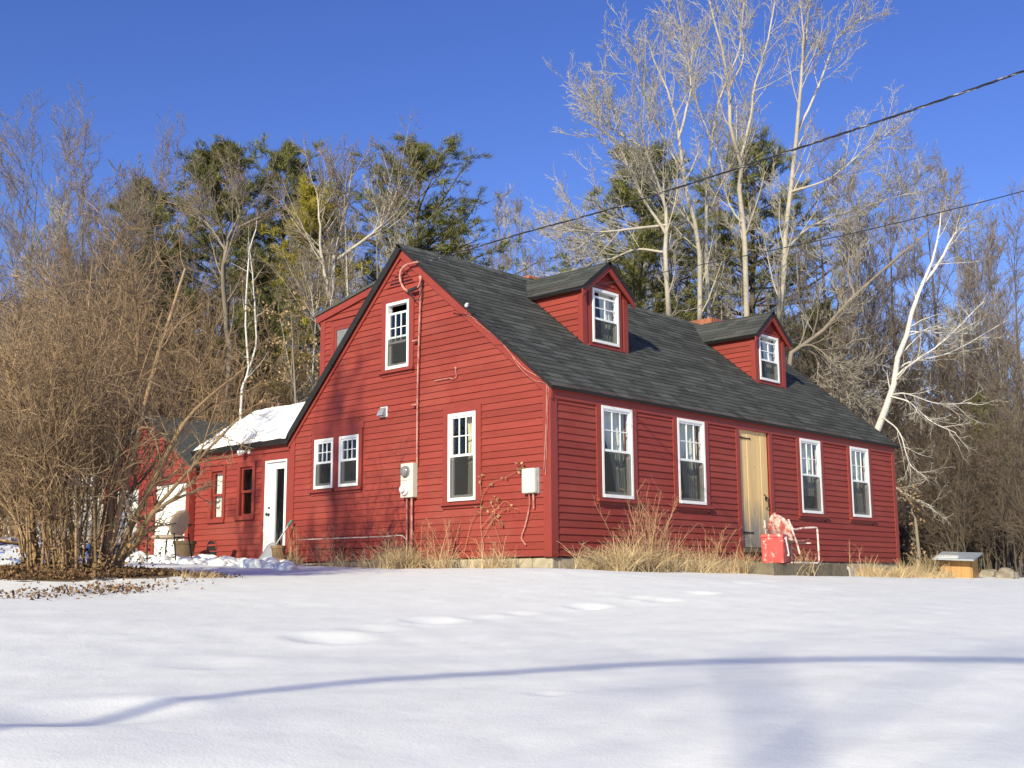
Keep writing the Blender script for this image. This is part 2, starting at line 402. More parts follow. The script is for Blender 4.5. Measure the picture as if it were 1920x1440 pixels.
rng = np.random.default_rng(7)
def wave_noise(x, y, wl, seed, stretch=1.0, ang=0.0, n=14):
    r = np.random.default_rng(seed); o = np.zeros_like(x)
    c, s = math.cos(ang), math.sin(ang); X = (x * c + y * s) / stretch; Y = -x * s + y * c
    for i in range(n):
        a = r.uniform(0, 2 * math.pi); k = 2 * math.pi / (wl * r.uniform(.6, 1.7))
        o += np.sin(k * (X * math.cos(a) + Y * math.sin(a)) + r.uniform(0, 6.28))
    return o / math.sqrt(n)
def make_ground():
    az0 = math.atan2(FWD[1], FWD[0])
    fine = np.linspace(-29, 29, 420); coarse = np.linspace(29, 331, 76)[1:-1]
    az = az0 + np.radians(np.concatenate([fine, coarse]))
    dist = np.concatenate([[0.3, .8, 1.4, 2.0, 2.6], np.geomspace(3.0, 34, 420), np.geomspace(35, 900, 40)])
    A, D = np.meshgrid(az, dist)
    X = CAM[0] + D * np.cos(A); Y = CAM[1] + D * np.sin(A)
    Zg = ground(X, Y)
    fall = np.clip(1.2 - D / 45, 0, 1) * np.clip((D - 1) / 3, 0, 1)
    Zg += fall * (  .009 * wave_noise(X, Y, 3.2, 1, 2.2, math.radians(-40)) + .0035 * wave_noise(X, Y, 1.1, 2, 2.5, math.radians(-35)) + .0015 * wave_noise(X, Y, .35, 3, 1.6, .3))
    dents = [(620, 1196, .30, .075), (815, 1167, .26, .06), (1105, 1139, .22, .07), (980, 1152, .18, .04), (1240, 1127, .2, .045), (1312, 1112, .22, .07),
             (1395, 1093, .22, .05), (1440, 1090, .2, .05), (1200, 1122, .2, .04), (400, 1240, .34, .04), (170, 1338, .42, .10), (1030, 1305, .1, .02), (700, 1180, .25, .04), (1530, 1104, .25, .03), (900, 1160, .22, .03)]
    for px, py, r, dep in dents:
        p = hit_ground(px, py); q = ((X - p[0]) ** 2 + (Y - p[1]) ** 2) / (r * .75) ** 2
        Zg += -dep * .4 * np.exp(-q) * 1.15 + dep * .12 * np.exp(-((np.sqrt(q) - 1.6) / .5) ** 2)
    lit = np.clip((D - 33) / 10, 0, 1) * .55
    wood = (X > 11.6) & (Y > -.5); lit = np.where(wood, np.maximum(lit, np.clip((D - 26.5) / 3, 0, .52)), lit)
    # bare strip along the house walls
    dx = np.maximum(np.maximum(-X, X - 10.9), 0); dy = np.maximum(np.maximum(-Y, Y - 6.1), 0); dh = np.hypot(dx, dy)
    edge = .48 + .2 * wave_noise(X, Y, 1.3, 8)
    lit = np.where(dh < 2, np.maximum(lit, np.clip((edge - dh) / .25, 0, 1) * .75), lit)
    # mulch round the big bush
    bx, by = BUSH
    a2 = np.arctan2(Y - by, X - bx); rr = np.hypot((X - bx), (Y - by)) / (1.2 + .25 * np.sin(2 * a2 + 1) + .18 * np.sin(5 * a2) + .12 * wave_noise(X, Y, .5, 11))
    lit = np.where(rr < 2, np.maximum(lit, np.clip((1.05 - rr) / .2, 0, 1) * .9), lit)
    Zg += .07 * np.exp(-rr ** 2 * 1.5)
    na, nd = len(az), len(dist)
    idx = np.arange(nd * na).reshape(nd, na)
    i0, i1 = idx[:-1], idx[1:]
    f = np.stack([i0, np.roll(i0, -1, 1), np.roll(i1, -1, 1), i1], -1).reshape(-1, 4)
    v = np.stack([X, Y, Zg], -1).reshape(-1, 3)
    c = len(v); v = np.vstack([v, [[CAM[0], CAM[1], Zg[0].mean()]]])
    me = npmesh('snow_ground', v, f, True)
    at = me.attributes.new('litter', 'FLOAT', 'POINT'); at.data.foreach_set('value', np.concatenate([lit.ravel(), [0]]).astype(np.float32))
    o = link('snow_ground', me, M['snowground'])
    tag(o, 'sunlit snow-covered lawn rising to the red house', None, None, 'structure')
BUSH = hz(135, 14.9)
make_ground()

# ------------------------------------------------------------------ the red house
H, UR, HR, DEP, LEN, HL = 2.45, 3.262, 5.134, 6.168, 10.90, 2.244
MF = (HR - H) / UR                      # front slope
MR = (HR - HL) / (DEP - UR)             # rear slope
G = Fr((0, 0, 0), (0, 1, 0), (0, 0, 1), (-1, 0, 0))     # gable wall: s runs back
Fw = Fr((0, 0, 0), (1, 0, 0), (0, 0, 1), (0, -1, 0))    # front wall: s runs right
def gtop(s): return H + MF * s if s <= UR else HR - MR * (s - UR)
G_OPEN = [(1.4875, 2.0929, .867, 2.228), (4.9519, 5.4751, 1.247, 2.113), (4.2689, 4.79, 1.247, 2.113), (3.0345, 3.6022, 3.119, 4.247)]
F_OPEN = [(1.128, 1.888, .885, 2.277), (3.089, 3.867, .885, 2.277), (7.003, 7.767, .885, 2.277), (8.960, 9.730, .885, 2.277), (4.953, 5.920, .194, 2.313)]
house = tag(empty('red_house', (0, 0, 0)), 'two-storey red clapboard house with dark shingled roof and two front dormers', 'house')
HP = house

def wall_sheet(fr, s0, s1, top, openings, n0, n1, extra=(), base=0.0):
    """wall core: strips between the opening edges, holes left open"""
    mb = MB(); cuts = sorted({s0, s1, *extra, *[o[0] for o in openings if s0 < o[0] < s1], *[o[1] for o in openings if s0 < o[1] < s1]})
    for a, b in zip(cuts[:-1], cuts[1:]):
        c = (a + b) / 2; zs = base
        for o in sorted([o for o in openings if o[0] < c < o[1]], key=lambda o: o[2]):
            if o[2] > zs: mb.prism(fr, [(a, zs), (b, zs), (b, o[2]), (a, o[2])], n0, n1)
            zs = o[3]
        mb.prism(fr, [(a, zs), (b, zs), (b, top(b) - .01), (a, top(a) - .01)], n0, n1)
    return mb

def clapboards(fr, parent, spans, z0, z1, top=None, expo=.105, name='clapboard', seed=0, base_n=0.0, mt='clap', clip=None):
    """single boards; spans(zmid) -> list of (s0, s1) free runs; top(s) cuts the ends along a rake; clip(z) -> (lo, hi)"""
    r = np.random.default_rng(seed); z = z0; k = 0
    while z < z1 - .02:
        zt = min(z + expo, z1)
        for a, b in spans(z + expo * .5):
            lo0, hi0 = (a, b) if clip is None else (max(a, clip(z)[0]), min(b, clip(z)[1]))
            lo1, hi1 = (a, b) if clip is None else (max(a, clip(zt)[0]), min(b, clip(zt)[1]))
            if hi0 - lo0 < .03: continue
            if hi1 - lo1 < .004: m_ = (lo1 + hi1) / 2; m_ = min(max(m_, lo0), hi0); lo1, hi1 = m_ - .002, m_ + .002
            runs = [(lo0, hi0, lo1, hi1)]
            if hi0 - lo0 > 3.4 and r.random() < .8:       # butt joint in a long run
                j = r.uniform(max(lo0, lo1) + .8, min(hi0, hi1) - .8) if min(hi0, hi1) - max(lo0, lo1) > 2 else None
                if j: runs = [(lo0, j - .0015, lo1, j - .0015), (j + .0015, hi0, j + .0015, hi1)]
            for p0, p1, q0, q1 in runs:
                w = r.uniform(-.0015, .0025); sag = r.normal(0, .0012); sag2 = r.normal(0, .0012)
                P = fr.p; nb = base_n + .026 + w; nt = base_n + .006
                mb = MB(); mb.hexa([P(p0, z + sag, nb), P(p1, z + sag2, nb), P(p1, z + sag2, base_n - .004), P(p0, z + sag, base_n - .004),
                                    P(q0, zt + .012, nt), P(q1, zt + .012, nt), P(q1, zt + .012, base_n - .004), P(q0, zt + .012, base_n - .004)])
                mb.build(name, M[mt], parent)
        z = zt; k += 1

def free_spans(s0, s1, blocks):
    def f(z):
        out = [(s0, s1)]
        for a, b, lo, hi in blocks:
            if lo < z < hi:
                nxt = []
                for p, q in out:
                    if b <= p or a >= q: nxt.append((p, q)); continue
                    if a > p: nxt.append((p, a))
                    if b < q: nxt.append((b, q))
                out = nxt
        return out
    return f

def window(parent, fr, s0, s1, z0, z1, cols=3, drop=0.0, casing=.115, head=.10, sill=True, screen=True, curtains=(), flip=False,
           ft='white', name='window', wallfront=.032, sash_h=.5, ct='trim', open_bottom=0.0, rows=2, depth=.10):
    """a double-hung window: frame, two sashes with muntins, glass panes, casing, sill, screen and curtains"""
    w = empty(name, tuple(fr.p((s0 + s1) / 2, z0)), parent)
    inv = np.array(w.location)
    f2 = Fr(fr.o - inv, fr.s, fr.u, fr.n)
    B = lambda: MB()
    n1 = wallfront + .012; n0 = n1 - depth
    t = .045
    mb = B(); mb.box(f2, s0, s0 + t, z0, z1, n0, n1); mb.box(f2, s1 - t, s1, z0, z1, n0, n1)
    mb.box(f2, s0 + t, s1 - t, z1 - t, z1, n0, n1 - .001); mb.box(f2, s0 + t, s1 - t, z0, z0 + t * 1.1, n0, n1 + .006)
    mb.build('frame', M[ft], w)
    a, b, lo, hi = s0 + t, s1 - t, z0 + t * 1.1, z1 - t
    mid = lo + (hi - lo) * sash_h
    st = .033
    # upper sash
    ut, ub = hi - drop, mid - drop * .75
    ns0, ns1 = n1 - .048, n1 - .018
    mb = B(); mb.box(f2, a, a + st, ub, ut, ns0, ns1); mb.box(f2, b - st, b, ub, ut, ns0, ns1)
    mb.box(f2, a + st, b - st, ut - st, ut, ns0, ns1 - .001); mb.box(f2, a + st, b - st, ub, ub + st * 1.1, ns0, ns1 - .001)
    mb.build('upper_sash', M[ft], w)
    ga, gb, gl, gh = a + st, b - st, ub + st * 1.1, ut - st
    mt_ = .014; mb = B()
    for i in range(1, cols): c = ga + (gb - ga) * i / cols; mb.box(f2, c - mt_ / 2, c + mt_ / 2, gl, gh, ns0 + .006, ns1 - .004)
    for j in range(1, rows):
        c = gl + (gh - gl) * j / rows
        for i in range(cols):
            e0 = ga + (gb - ga) * i / cols + (mt_ / 2 if i else 0); e1 = ga + (gb - ga) * (i + 1) / cols - (mt_ / 2 if i < cols - 1 else 0)
            mb.box(f2, e0, e1, c - mt_ / 2, c + mt_ / 2, ns0 + .006, ns1 - .005)
    mb.build('muntin', M[ft], w)
    for i in range(cols):
        for j in range(rows):
            e0 = ga + (gb - ga) * i / cols; e1 = ga + (gb - ga) * (i + 1) / cols; c0 = gl + (gh - gl) * j / rows; c1 = gl + (gh - gl) * (j + 1) / rows
            B().box(f2, e0 + .003, e1 - .003, c0 + .003, c1 - .003, ns0 + .012, ns0 + .016).build('pane', M['glass'], w)
    # lower sash, one step further in
    l1, l0 = n1 - .051, n1 - .081
    lb = lo + open_bottom; lt = mid + st + open_bottom
    mb = B(); mb.box(f2, a, a + st, lb, lt, l0, l1); mb.box(f2, b - st, b, lb, lt, l0, l1)
    mb.box(f2, a + st, b - st, lt - st, lt, l0, l1 - .001); mb.box(f2, a + st, b - st, lb, lb + st * 1.4, l0, l1 - .001)
    mb.build('lower_sash', M[ft], w)
    B().box(f2, a + st, b - st, lb + st * 1.4, lt - st, l0 + .012, l0 + .016).build('pane', M['glass'], w)
    if screen:
        B().box(f2, a + .004, b - .004, lo, mid - .01, n1 - .0105, n1 - .009).build('screen', M['screen'], w)
    if ct:
        c0, c1 = s0 - casing, s1 + casing
        mb = B(); mb.box(f2, c0, s0, z0 - .02, z1 + head, -.01, wallfront + .006); mb.box(f2, s1, c1, z0 - .02, z1 + head, -.01, wallfront + .006)
        if head: mb.box(f2, s0, s1, z1, z1 + head, -.01, wallfront + .005)
        mb.build('casing', M[ct], w)
        if sill:
            B().box(f2, c0 - .025, c1 + .025, z0 - .065, z0 - .02, -.01, wallfront + .055).build('sill', M[ct], w, bevel=.004)
            B().box(f2, c0, c1, z0 - .11, z0 - .065, -.01, wallfront + .004).build('apron', M[ct], w)
    # curtains: pleated sheets hanging inside
    for (ca, cb, ctop, cbot, gather, material) in curtains:
        n = 60; us = np.linspace(0, 1, n); rows_ = np.linspace(0, 1, 14); vs = []
        for q in rows_:
            squeeze = 1 - gather * (1 - (1 - q) ** 2) if gather > 0 else 1 + gather * q
            for uu in us:
                e0 = ca; e1 = ca + (cb - ca) * squeeze
                s_ = s0 + (s1 - s0) * (e0 + (e1 - e0) * uu)
                vs.append(f2.p(s_, z0 + (z1 - z0) * (ctop + (cbot - ctop) * q), -.14 + .018 * math.sin(uu * 36 + q * 1.5) + .01 * math.sin(uu * 15 + 2 + q * 3)))
        idx = np.arange(14 * n).reshape(14, n)
        fc = np.stack([idx[:-1, :-1], idx[:-1, 1:], idx[1:, 1:], idx[1:, :-1]], -1).reshape(-1, 4)
        link('curtain', npmesh('curtain', vs, fc, True), M[material], w)
    return w

def build_house():
    # foundation stones
    r = np.random.default_rng(3)
    for fr, ln in ((G, DEP), (Fw, LEN)):
        s = .0 if fr is G else .16
        while s < ln - .05:
            l = min(r.uniform(.35, .95), ln - s); zt = -.012; zb = -.55
            P = fr.p; d = .16
            j = lambda a=.02: r.uniform(-a, a)
            mb = MB(); n1 = -.005 + r.uniform(-.012, .02)
            mb.hexa([P(s + .008, zb, n1 + j()), P(s + l - .008, zb, n1 + j()), P(s + l - .008, zb, -d), P(s + .008, zb, -d),
                     P(s + .008 + j(.01), zt + j(.008), n1 - .012), P(s + l - .008 + j(.01), zt + j(.008), n1 - .012), P(s + l - .01, zt, -d), P(s + .01, zt, -d)])
            mb.build('foundation_stone', M['stone'], HP, bevel=.02)
            s += l
    # wall cores
    T = .13
    gw = wall_sheet(G, .0, DEP, gtop, G_OPEN, -T, -.001, extra=(UR,)).build('gable_wall', M['trim'], HP)
    fw = wall_sheet(Fw, T + .001, LEN, lambda s: H, F_OPEN, -T, -.001).build('front_wall', M['trim'], HP)
    G2 = Fr((LEN, 0, 0), (0, 1, 0), (0, 0, 1), (1, 0, 0))
    wall_sheet(G2, .14, DEP, gtop, [], -T, -.001, extra=(UR,)).build('far_gable_wall', M['trim'], HP)
    Rw = Fr((0, DEP, 0), (1, 0, 0), (0, 0, 1), (0, 1, 0))
    wall_sheet(Rw, T + .001, LEN - T - .001, lambda s: HL, [], -T, -.001).build('rear_wall', M['trim'], HP)
    # rooms
    IN = Fr((0, 0, 0), (1, 0, 0), (0, 0, 1), (0, -1, 0))
    MB().box(IN, .14, LEN - .14, -.02, .03, -DEP + .14, -.14).build('room_floor', M['roomfloor'], HP)
    MB().box(IN, .14, LEN - .14, 2.40, 2.47, -DEP + .3, -.22).build('upper_floor', M['room'], HP)
    MB().box(IN, .14, LEN - .14, .031, 2.399, -3.2, -3.1).build('partition_wall', M['room'], HP)
    MB().box(Fr((0, 0, 0), (0, 1, 0), (0, 0, 1), (-1, 0, 0)), .14, 3.09, .031, 2.399, -4.5, -4.4).build('partition_wall', M['room'], HP)
    MB().box(Fr((0, 0, 0), (0, 1, 0), (0, 0, 1), (-1, 0, 0)), 1.2, DEP - 1.2, 2.471, 3.5, -1.9, -1.8).build('partition_wall', M['room'], HP)
    # corner boards, rake boards, frieze
    mb = MB(); mb.box(G, -.034, .115, -.01, H - .02, -.02, .034); mb.box(Fw, -.0, .115, -.012, H - .19, -.02, .0335)
    mb.build('corner_board', M['trim'], HP)
    MB().box(G, DEP - .11, DEP + .02, -.01, HL - .02, -.02, .034).build('corner_board', M['trim'], HP)
    MB().box(Fw, LEN - .10, LEN + .03, -.01, H - .19, -.02, .034).build('corner_board', M['trim'], HP)
    MB().box(Fw, .0, LEN + .028, H - .185, H + .015, -.02, .0395).build('frieze_board', M['trim'], HP)
    MB().box(Fw, -.03, LEN + .03, H - .035, H + .02, .0400, .085).build('fascia_board', M['trim'], HP)
    for (a, b, m_) in ((-.06, UR, 1), (UR, DEP + .06, -1)):
        w_ = .15
        za, zb = (H + MF * a, H + MF * b) if m_ > 0 else (HR, HR - MR * (b - UR))
        MB().prism(G, [(a, za - w_), (b, zb - w_ * 1.05), (b, zb + .034), (a, za + .034)] if m_ > 0 else [(a, za - w_ * 1.05), (b, zb - w_), (b, zb - .01), (a, za + .0)], .0, .045).build('rake_board', M['trim'], HP)
    # boards of siding
    gb = [(a - .115, b + .115, lo - .115, hi + .105) for a, b, lo, hi in G_OPEN]
    gb[1] = (4.9519 - .2, 5.4751 + .115, 1.247 - .115, 2.113 + .22); gb[2] = (4.2689 - .115, 4.79 + .2, 1.247 - .115, 2.113 + .22)
    def gclip(z):
        lo = .113; hi = DEP - .108
        if z > H - .14: lo = max(lo, (z - H + .145) / MF)
        if z > HL - .14: hi = min(hi, UR + (HR - z - .145) / MR)
        return lo, hi
    clapboards(G, gw, free_spans(.0, DEP, gb), .0, HR - .19, clip=gclip, seed=5)
    fb = [(a - .115, b + .115, (lo - .115 if k < 4 else -.1), hi + .2) for k, (a, b, lo, hi) in enumerate(F_OPEN)]
    clapboards(Fw, fw, free_spans(.113, LEN - .098, fb), .0, H - .19, seed=6)
    # windows
    for k, (a, b, lo, hi) in enumerate(F_OPEN[:4]):
        cs = [[(1.06, .12, .97, .0, .62, 'curtain')], [(1.06, .2, .97, .0, .4, 'curtain')], [(1.06, .38, .97, .25, .2, 'curtain')], [(1.06, .1, .97, -.02, .5, 'curtain'), (-.06, .2, .97, 0., .3, 'curtain')]][k]
        window(HP, Fw, a, b, lo, hi, 3, curtains=cs, head=.0 if k < 0 else -.0 + .005)
    window(HP, G, *G_OPEN[0], 3, curtains=[(-.05, .62, .98, .0, .08, 'drape')])
    window(HP, G, *G_OPEN[1], 3, casing=.08, curtains=[(-.04, .5, .98, .5, .1, 'drape')])
    window(HP, G, *G_OPEN[2], 3, casing=.08)
    window(HP, G, *G_OPEN[3], 3, drop=.13, sash_h=.46)
    # header board over the paired windows, and the strip between
    MB().box(G, 4.15, 5.59, 2.216, 2.33, -.01, .036).build('head_casing', M['trim'], HP)
    # plank door
    dr = empty('door', (5.436, 0, .194), HP)
    fD = Fr(-V(5.436, 0, .194), (1, 0, 0), (0, 0, 1), (0, -1, 0))
    xs = [4.972, 5.235, 5.455, 5.685, 5.901]
    for i in range(4):
        MB().box(fD, xs[i] + .0025, xs[i + 1] - .0025, .215, 2.30, -.045, -.012 + (.004 if i % 2 else 0)).build('plank', DOORM, dr, bevel=.004)
    for z_ in (2.12, .47):
        mb = MB(); mb.prism(fD, [(4.955, z_ - .022), (5.10, z_ - .014), (5.30, z_ - .006), (5.335, z_ - .02), (5.35, z_ + .002), (5.335, z_ + .02), (5.30, z_ + .008), (5.10, z_ + .014), (4.955, z_ + .022)], -.007, .004)
        mb.lathe(fD.p(4.955, z_ - .035, .002), [(.011, 0), (.011, .07)], 8)
        mb.build('strap_hinge', M['black'], dr)
    mb = MB(); mb.tube([fD.p(5.80, 1.06, .0), fD.p(5.80, 1.05, .04), fD.p(5.80, .95, .045), fD.p(5.80, .90, 0)], .009, 6); mb.prism(fD, [(5.78, 1.05), (5.82, 1.05), (5.83, 1.1), (5.80, 1.13), (5.77, 1.1)], -.007, -.002)
    mb.tube([fD.p(5.74, 1.16, -.002), fD.p(5.88, 1.07, .012)], .008, 6)
    mb.build('latch', M['black'], dr)
    mb = MB(); mb.box(fD, 4.84, 4.953, -.0, 2.265, -.01, .034); mb.box(fD, 5.92, 6.033, -.0, 2.265, -.01, .034)
    mb.build('casing', M['trim'], dr)
    MB().box(fD, 4.953, 5.92, 2.302, 2.33, -.05, .015).build('door_head', M['trim'], dr)
    MB().box(fD, 4.953, 5.92, .13, .205, -.1, .05).build('threshold', M['concrete'], dr)
    MB().box(fD, 4.953, 5.92, -.02, .129, -.06, -.02).build('toe_board', M['trim'], dr)
    # triangular gable vent
    vt = empty('gable_vent', tuple(G.p(3.25, 4.5)), HP); fv = Fr(-np.array(vt.location), G.s, G.u, G.n)
    MB().prism(fv, [(2.93, 4.52), (3.57, 4.52), (3.262, 4.83)], .012, .022).build('vent_back', M['black'], vt)
    for i in range(5):
        z_ = 4.515 + i * .058; w_ = .335 * (1 - (z_ - 4.515) / .335)
        mb = MB(); mb.hexa([fv.p(3.255 - w_, z_, .040), fv.p(3.255 + w_, z_, .040), fv.p(3.255 + w_, z_, .024), fv.p(3.255 - w_, z_, .024),
                            fv.p(3.255 - w_ + .03, z_ + .03, .034), fv.p(3.255 + w_ - .03, z_ + .03, .034), fv.p(3.255 + w_ - .03, z_ + .03, .0225), fv.p(3.255 - w_ + .03, z_ + .03, .0225)])
        mb.build('louver', M['trim'], vt)

def door_mat():
    m = mat('weathered_pine_door', (.66, .46, .22), .6, .16, 2.0, .2, 40, .3, objrand=.10, stretch=(7, 7, .3))
    overlay(m, (.42, .20, .07), 2.2, .56, .75, (5, 5, .5), 4, .55)
    overlay(m, (.20, .10, .045), 5.5, .70, .74, (1.6, 1.6, 1.1), 2, .9)
    # grey weathering of the bottom boards, splashed by rain, with an uneven upper edge
    N = m.node_tree.nodes; Lk = m.node_tree.links; b = N['Principled BSDF']; src = b.inputs['Base Color'].links[0].from_socket
    tc = N.new('ShaderNodeTexCoord'); sx = N.new('ShaderNodeSeparateXYZ'); Lk.new(tc.outputs['Object'], sx.inputs[0])
    nz = N.new('ShaderNodeTexNoise'); nz.inputs['Scale'].default_value = 3; mp = N.new('ShaderNodeMapping'); mp.inputs['Scale'].default_value = (5, 5, .7)
    Lk.new(tc.outputs['Object'], mp.inputs[0]); Lk.new(mp.outputs[0], nz.inputs['Vector'])
    a = N.new('ShaderNodeMath'); a.operation = 'MULTIPLY_ADD'; a.inputs[1].default_value = 1.1; Lk.new(nz.outputs['Fac'], a.inputs[0]); Lk.new(sx.outputs['Z'], a.inputs[2])
    r = N.new('ShaderNodeMapRange'); r.inputs['From Min'].default_value = 1.35; r.inputs['From Max'].default_value = .85; r.inputs['To Max'].default_value = .92; Lk.new(a.outputs[0], r.inputs['Value'])
    mx = N.new('ShaderNodeMix'); mx.data_type = 'RGBA'; Lk.new(r.outputs[0], mx.inputs['Factor']); Lk.new(src, mx.inputs['A']); mx.inputs['B'].default_value = (.25, .235, .215, 1)
    Lk.new(mx.outputs['Result'], b.inputs['Base Color'])
    return m
DOORM = door_mat()
build_house()

# ---- dormers (window wall at YD, side cheeks dying into the roof)
YD = 1.30
DORM = [(2.925, .60, 2.56, 3.275), (8.30, .56, 7.87, 8.61)]
RT = .075                                # roof surface above the rafter line, measured straight up
def zroof(y): return H + MF * y + RT
NF = unit((0, -MF, 1)); UF = unit((0, 1, MF))
SL = Fr((0, 0, H + RT), (1, 0, 0), UF, NF)                      # front roof slope: u runs up the slope
cosf = 1 / math.sqrt(1 + MF * MF)
def build_roof():
    roof = empty('roof', (0, 0, H), HP)
    fr = Fr(SL.o - V(0, 0, H), SL.s, SL.u, SL.n)
    u0, u1 = -.12 / cosf, UR / cosf
    mb = MB(); x0, x1 = -.085, LEN + .10
    ua, ub = (YD + .03) / cosf, 2.9 / cosf
    xs = [x0]
    for c, hw, _, _ in DORM: xs += [c - hw + .05, c + hw - .05]
    xs += [x1]
    for i in range(5):
        if i % 2 == 0: mb.box(fr, xs[i], xs[i + 1], u0, u1, -.03, -.004)
        else: mb.box(fr, xs[i], xs[i + 1], u0, ua, -.03, -.004); mb.box(fr, xs[i], xs[i + 1], ub, u1, -.03, -.004)
    NR = unit((0, MR, 1)); UB = unit((0, -1, MR))
    rr = Fr((0, DEP, HL + RT - H), (1, 0, 0), UB, NR); cr = 1 / math.sqrt(1 + MR * MR)
    mb.box(rr, x0, x1, -.16 / cr, (DEP - UR) / cr, -.055, -.004)
    mb.build('roof_deck', M['drip'], roof)
    # black drip edges along the rakes and the eave
    mb = MB(); mb.box(fr, x0 - .012, x0 - .001, u0, u1, -.034, .010); mb.box(rr, x0 - .012, x0 - .001, -.16 / cr, (DEP - UR) / cr, -.11, .010)
    mb.box(fr, x0, x1, u0 - .01, u0 - .001, -.04, .010); mb.box(fr, x1 + .001, x1 + .012, u0, u1, -.07, .01)
    mb.build('drip_edge', M['drip'], roof)
    MB().box(rr, x0, x1, -.16 / cr, (DEP - UR) / cr - .01, -.003, .008).build('rear_roofing', M['shingle'], roof)
    # shingles on the front slope
    r = np.random.default_rng(12); ex = .14; items = []
    k = 0; u = u0
    while u < u1 - .03:
        uu = min(ex, u1 - u)
        x = x0 - r.uniform(0, .25)
        while x < x1:
            w = r.uniform(.2, .46); a, b = max(x, x0), min(x + w, x1); x += w
            if b - a < .03: continue
            yc = (u + uu / 2) * cosf; skip = False
            for c, hw, _, _ in DORM:
                if a > c - hw + .03 and b < c + hw - .03 and YD + .05 < yc < 2.5: skip = True
            if skip: continue
            items.append((a, b, u, uu, r.uniform(0, .004)))
        u += ex; k += 1
    def sh(a, b, u, uu, lift):
        P = fr.p; g = .002
        return [P(a + g, u, .0105 + lift), P(b - g, u, .0105 + lift), P(b - g, u, -.003), P(a + g, u, -.003),
                P(a + g, u + uu + .012, .0015 + lift * .3), P(b - g, u + uu + .012, .0015 + lift * .3), P(b - g, u + uu, -.004), P(a + g, u + uu, -.004)]
    items.sort(key=lambda q: np.linalg.norm(SL.p((q[0] + q[1]) / 2, q[2]) - CAM) / (q[1] - q[0]))
    for q in items[:290]: MB().hexa(sh(*q)).build('shingle', M['shingle'], roof)
    mb = MB()
    for q in items[290:]: mb.hexa(sh(*q))
    mb.build('shingle_courses', M['shingle'], roof)['kind'] = 'stuff'
    # ridge caps
    mb = MB(); x = x0
    while x < x1 - .05:
        b = min(x + .2, x1); lf = r.uniform(0, .006); zt = HR + RT - H
        for sg, m_ in ((-1, MF), (1, MR)):
            y1 = UR + sg * .11
            mb.hexa([(x, UR, zt + .006), (b + .02, UR, zt + .006), (b + .02, y1, zt - .11 * m_ + .006), (x, y1, zt - .11 * m_ + .006),
                     (x, UR, zt + .020 + lf), (b + .02, UR, zt + .014 + lf), (b + .02, y1, zt - .11 * m_ + .014 + lf), (x, y1, zt - .11 * m_ + .02 + lf)])
        x = b
    mb.build('ridge_cap', M['shingle'], roof)['kind'] = 'stuff'
build_roof()

